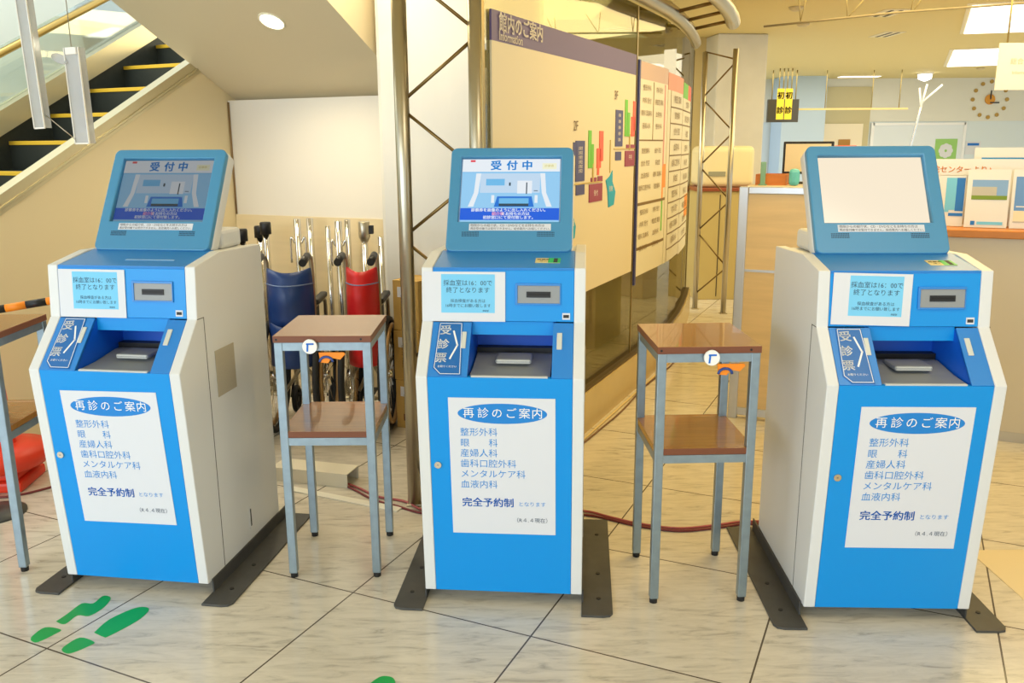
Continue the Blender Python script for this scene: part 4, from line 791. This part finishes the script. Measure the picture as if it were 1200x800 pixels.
# ---------------------------------------------------------------- folded wheelchairs (backs towards the camera)
FRM = mat('wheelchair_tube', (176, 164, 140), .3, .8); RIM = mat('tan_handrim', (164, 128, 80), .35, .5)
def wheelchair(loc, rz, label, cloth, w, up):
    t = thing('wheelchair', label, 'wheelchair', loc, rz, 'folded wheelchairs'); h = w/2; R = .285
    def ring(bm, x, cy, cz, r, tr, n=36): tube(bm, [(x, cy+r*math.cos(2*math.pi*k/n), cz+r*math.sin(2*math.pi*k/n)) for k in range(n)], tr, 8, closed=True)
    for s in (-1, 1):
        x = s*(h+.012); bm = new(); ring(bm, x, .1, R, R-.016, .016); wh = obj('wheel', bm, RUBBER, t, 'large black rear wheel')
        bm = new(); ring(bm, x+s*.018, .1, R, R-.045, .011); obj('handrim', bm, RIM, wh, 'tan hand rim')
        bm = new()
        for k in range(14): a_ = 2*math.pi*k/14; tube(bm, [(x, .1, R), (x, .1+(R-.02)*math.cos(a_), R+(R-.02)*math.sin(a_))], .002, 5)
        tube(bm, [(x-s*.016, .1, R), (x+s*.02, .1, R)], .022, 12); obj('spokes', bm, CHROME, wh)
        bm = new(); ring(bm, s*h*.85, .40, .075, .060, .014, 20); lathe(bm, [(.02, -.01), (.02, .01)], 12, Matrix.Translation((s*h*.85, .40, .075)) @ Matrix.Rotation(math.pi/2, 4, 'Y')); tube(bm, [(s*h*.85, .40, .075), (s*h*.85+.022*s, .38, .09), (s*h*.85, .37, .20)], .007, 8); obj('caster', bm, RUBBER, t, 'small front caster')
        px = s*h*.92
        bm = new(); tube(bm, [(px, .02, .30), (px, 0, .60), (px, -.01, up-.05), (px, -.035, up), (px-.0*s, -.10, up+.008)], .0105, 10, smooth=4); obj('back_tube', bm, FRM, t)
        bm = new(); tube(bm, [(px, -.09, up+.008), (px, -.20, up-.012)], [.0165, .0175], 12); obj('push_grip', bm, BLACK, t, 'black push grip')
        bm = new(); tube(bm, [(px, .0, .64), (px, .22, .64), (px, .28, .60), (px, .28, .42), (px, .40, .34), (px, .47, .10)], .0095, 8, smooth=3); tube(bm, [(px, .01, .30), (px, .38, .30)], .0095, 8); tube(bm, [(px, .01, .44), (px, .30, .44)], .0095, 8); obj('side_frame', bm, FRM, t)
        bm = new(); box(bm, px-.018, px+.018, .02, .26, .645, .672, None, .008); obj('armrest', bm, BLACK, t, 'black armrest pad')
        bm = new(); box(bm, px-.03*(s > 0)-.012, px+.03*(s < 0)+.012, .40, .50, .085, .10, None, .004); obj('footrest', bm, BLACK, t)
        bm = new(); box(bm, s*h*.62-.003, s*h*.62+.003, .04, .28, .34, .62, None, .002); obj('side_guard', bm, BLACK, t)
    bm = new(); tube(bm, [(-h*.85, .15, .18), (h*.85, .15, .46)], .009, 8); tube(bm, [(h*.85, .18, .18), (-h*.85, .18, .46)], .009, 8); obj('cross_brace', bm, FRM, t)
    # sagging back sling between the tubes and a folded-up seat
    def sling(nm, z0, z1, bulge, nx=12, nz=8, thick=.012):
        bm = new(); G = []
        for q in range(nz+1):
            v = q/nz; row = []
            for p in range(nx+1):
                u_ = p/nx*2-1; sag = bulge*(1-u_*u_)*(1-.25*math.cos(v*6.28)); topd = -.018*(1-u_*u_)*v**3
                row.append(bm.verts.new((u_*h*.97, -.012-sag, z0+(z1-z0)*v+topd)))
            G.append(row)
        for q in range(nz):
            for p in range(nx): f = bm.faces.new((G[q][p], G[q][p+1], G[q+1][p+1], G[q+1][p])); f.smooth = True
        bmesh.ops.recalc_face_normals(bm, faces=bm.faces); bmesh.ops.solidify(bm, geom=bm.faces[:], thickness=thick); return obj(nm, bm, cloth, t)
    sling('back_sling', .56, up-.055, .085); sling('back_pocket', .36, .575, .10)
    bm = new(); tube(bm, [(u_*h*.97, -.014-.094*(1-u_*u_), up-.13) for u_ in [k/6-1 for k in range(13)]], .003, 6); obj('seam', bm, mat('pale_stitching', (120, 140, 180), .6), t)
    bm = new(); box(bm, -.018, .018, .05, .36, .40, .58, None, .012); obj('seat', bm, BLACK, t, 'folded up black seat')
    return t
wheelchair((-1.035, 3.98, 0), .03, 'folded wheelchair with navy blue back next to the left kiosk', NAVY, .225, .885)
wheelchair((-.70, 4.0, 0), .0, 'folded wheelchair with bright red back beside the cartons', RED, .16, .885)
wheelchair((-1.39, 3.96, 0), .03, 'folded wheelchair with dark teal back half hidden by the left kiosk', mat('teal_vinyl', (34, 66, 84), .4), .16, .86)
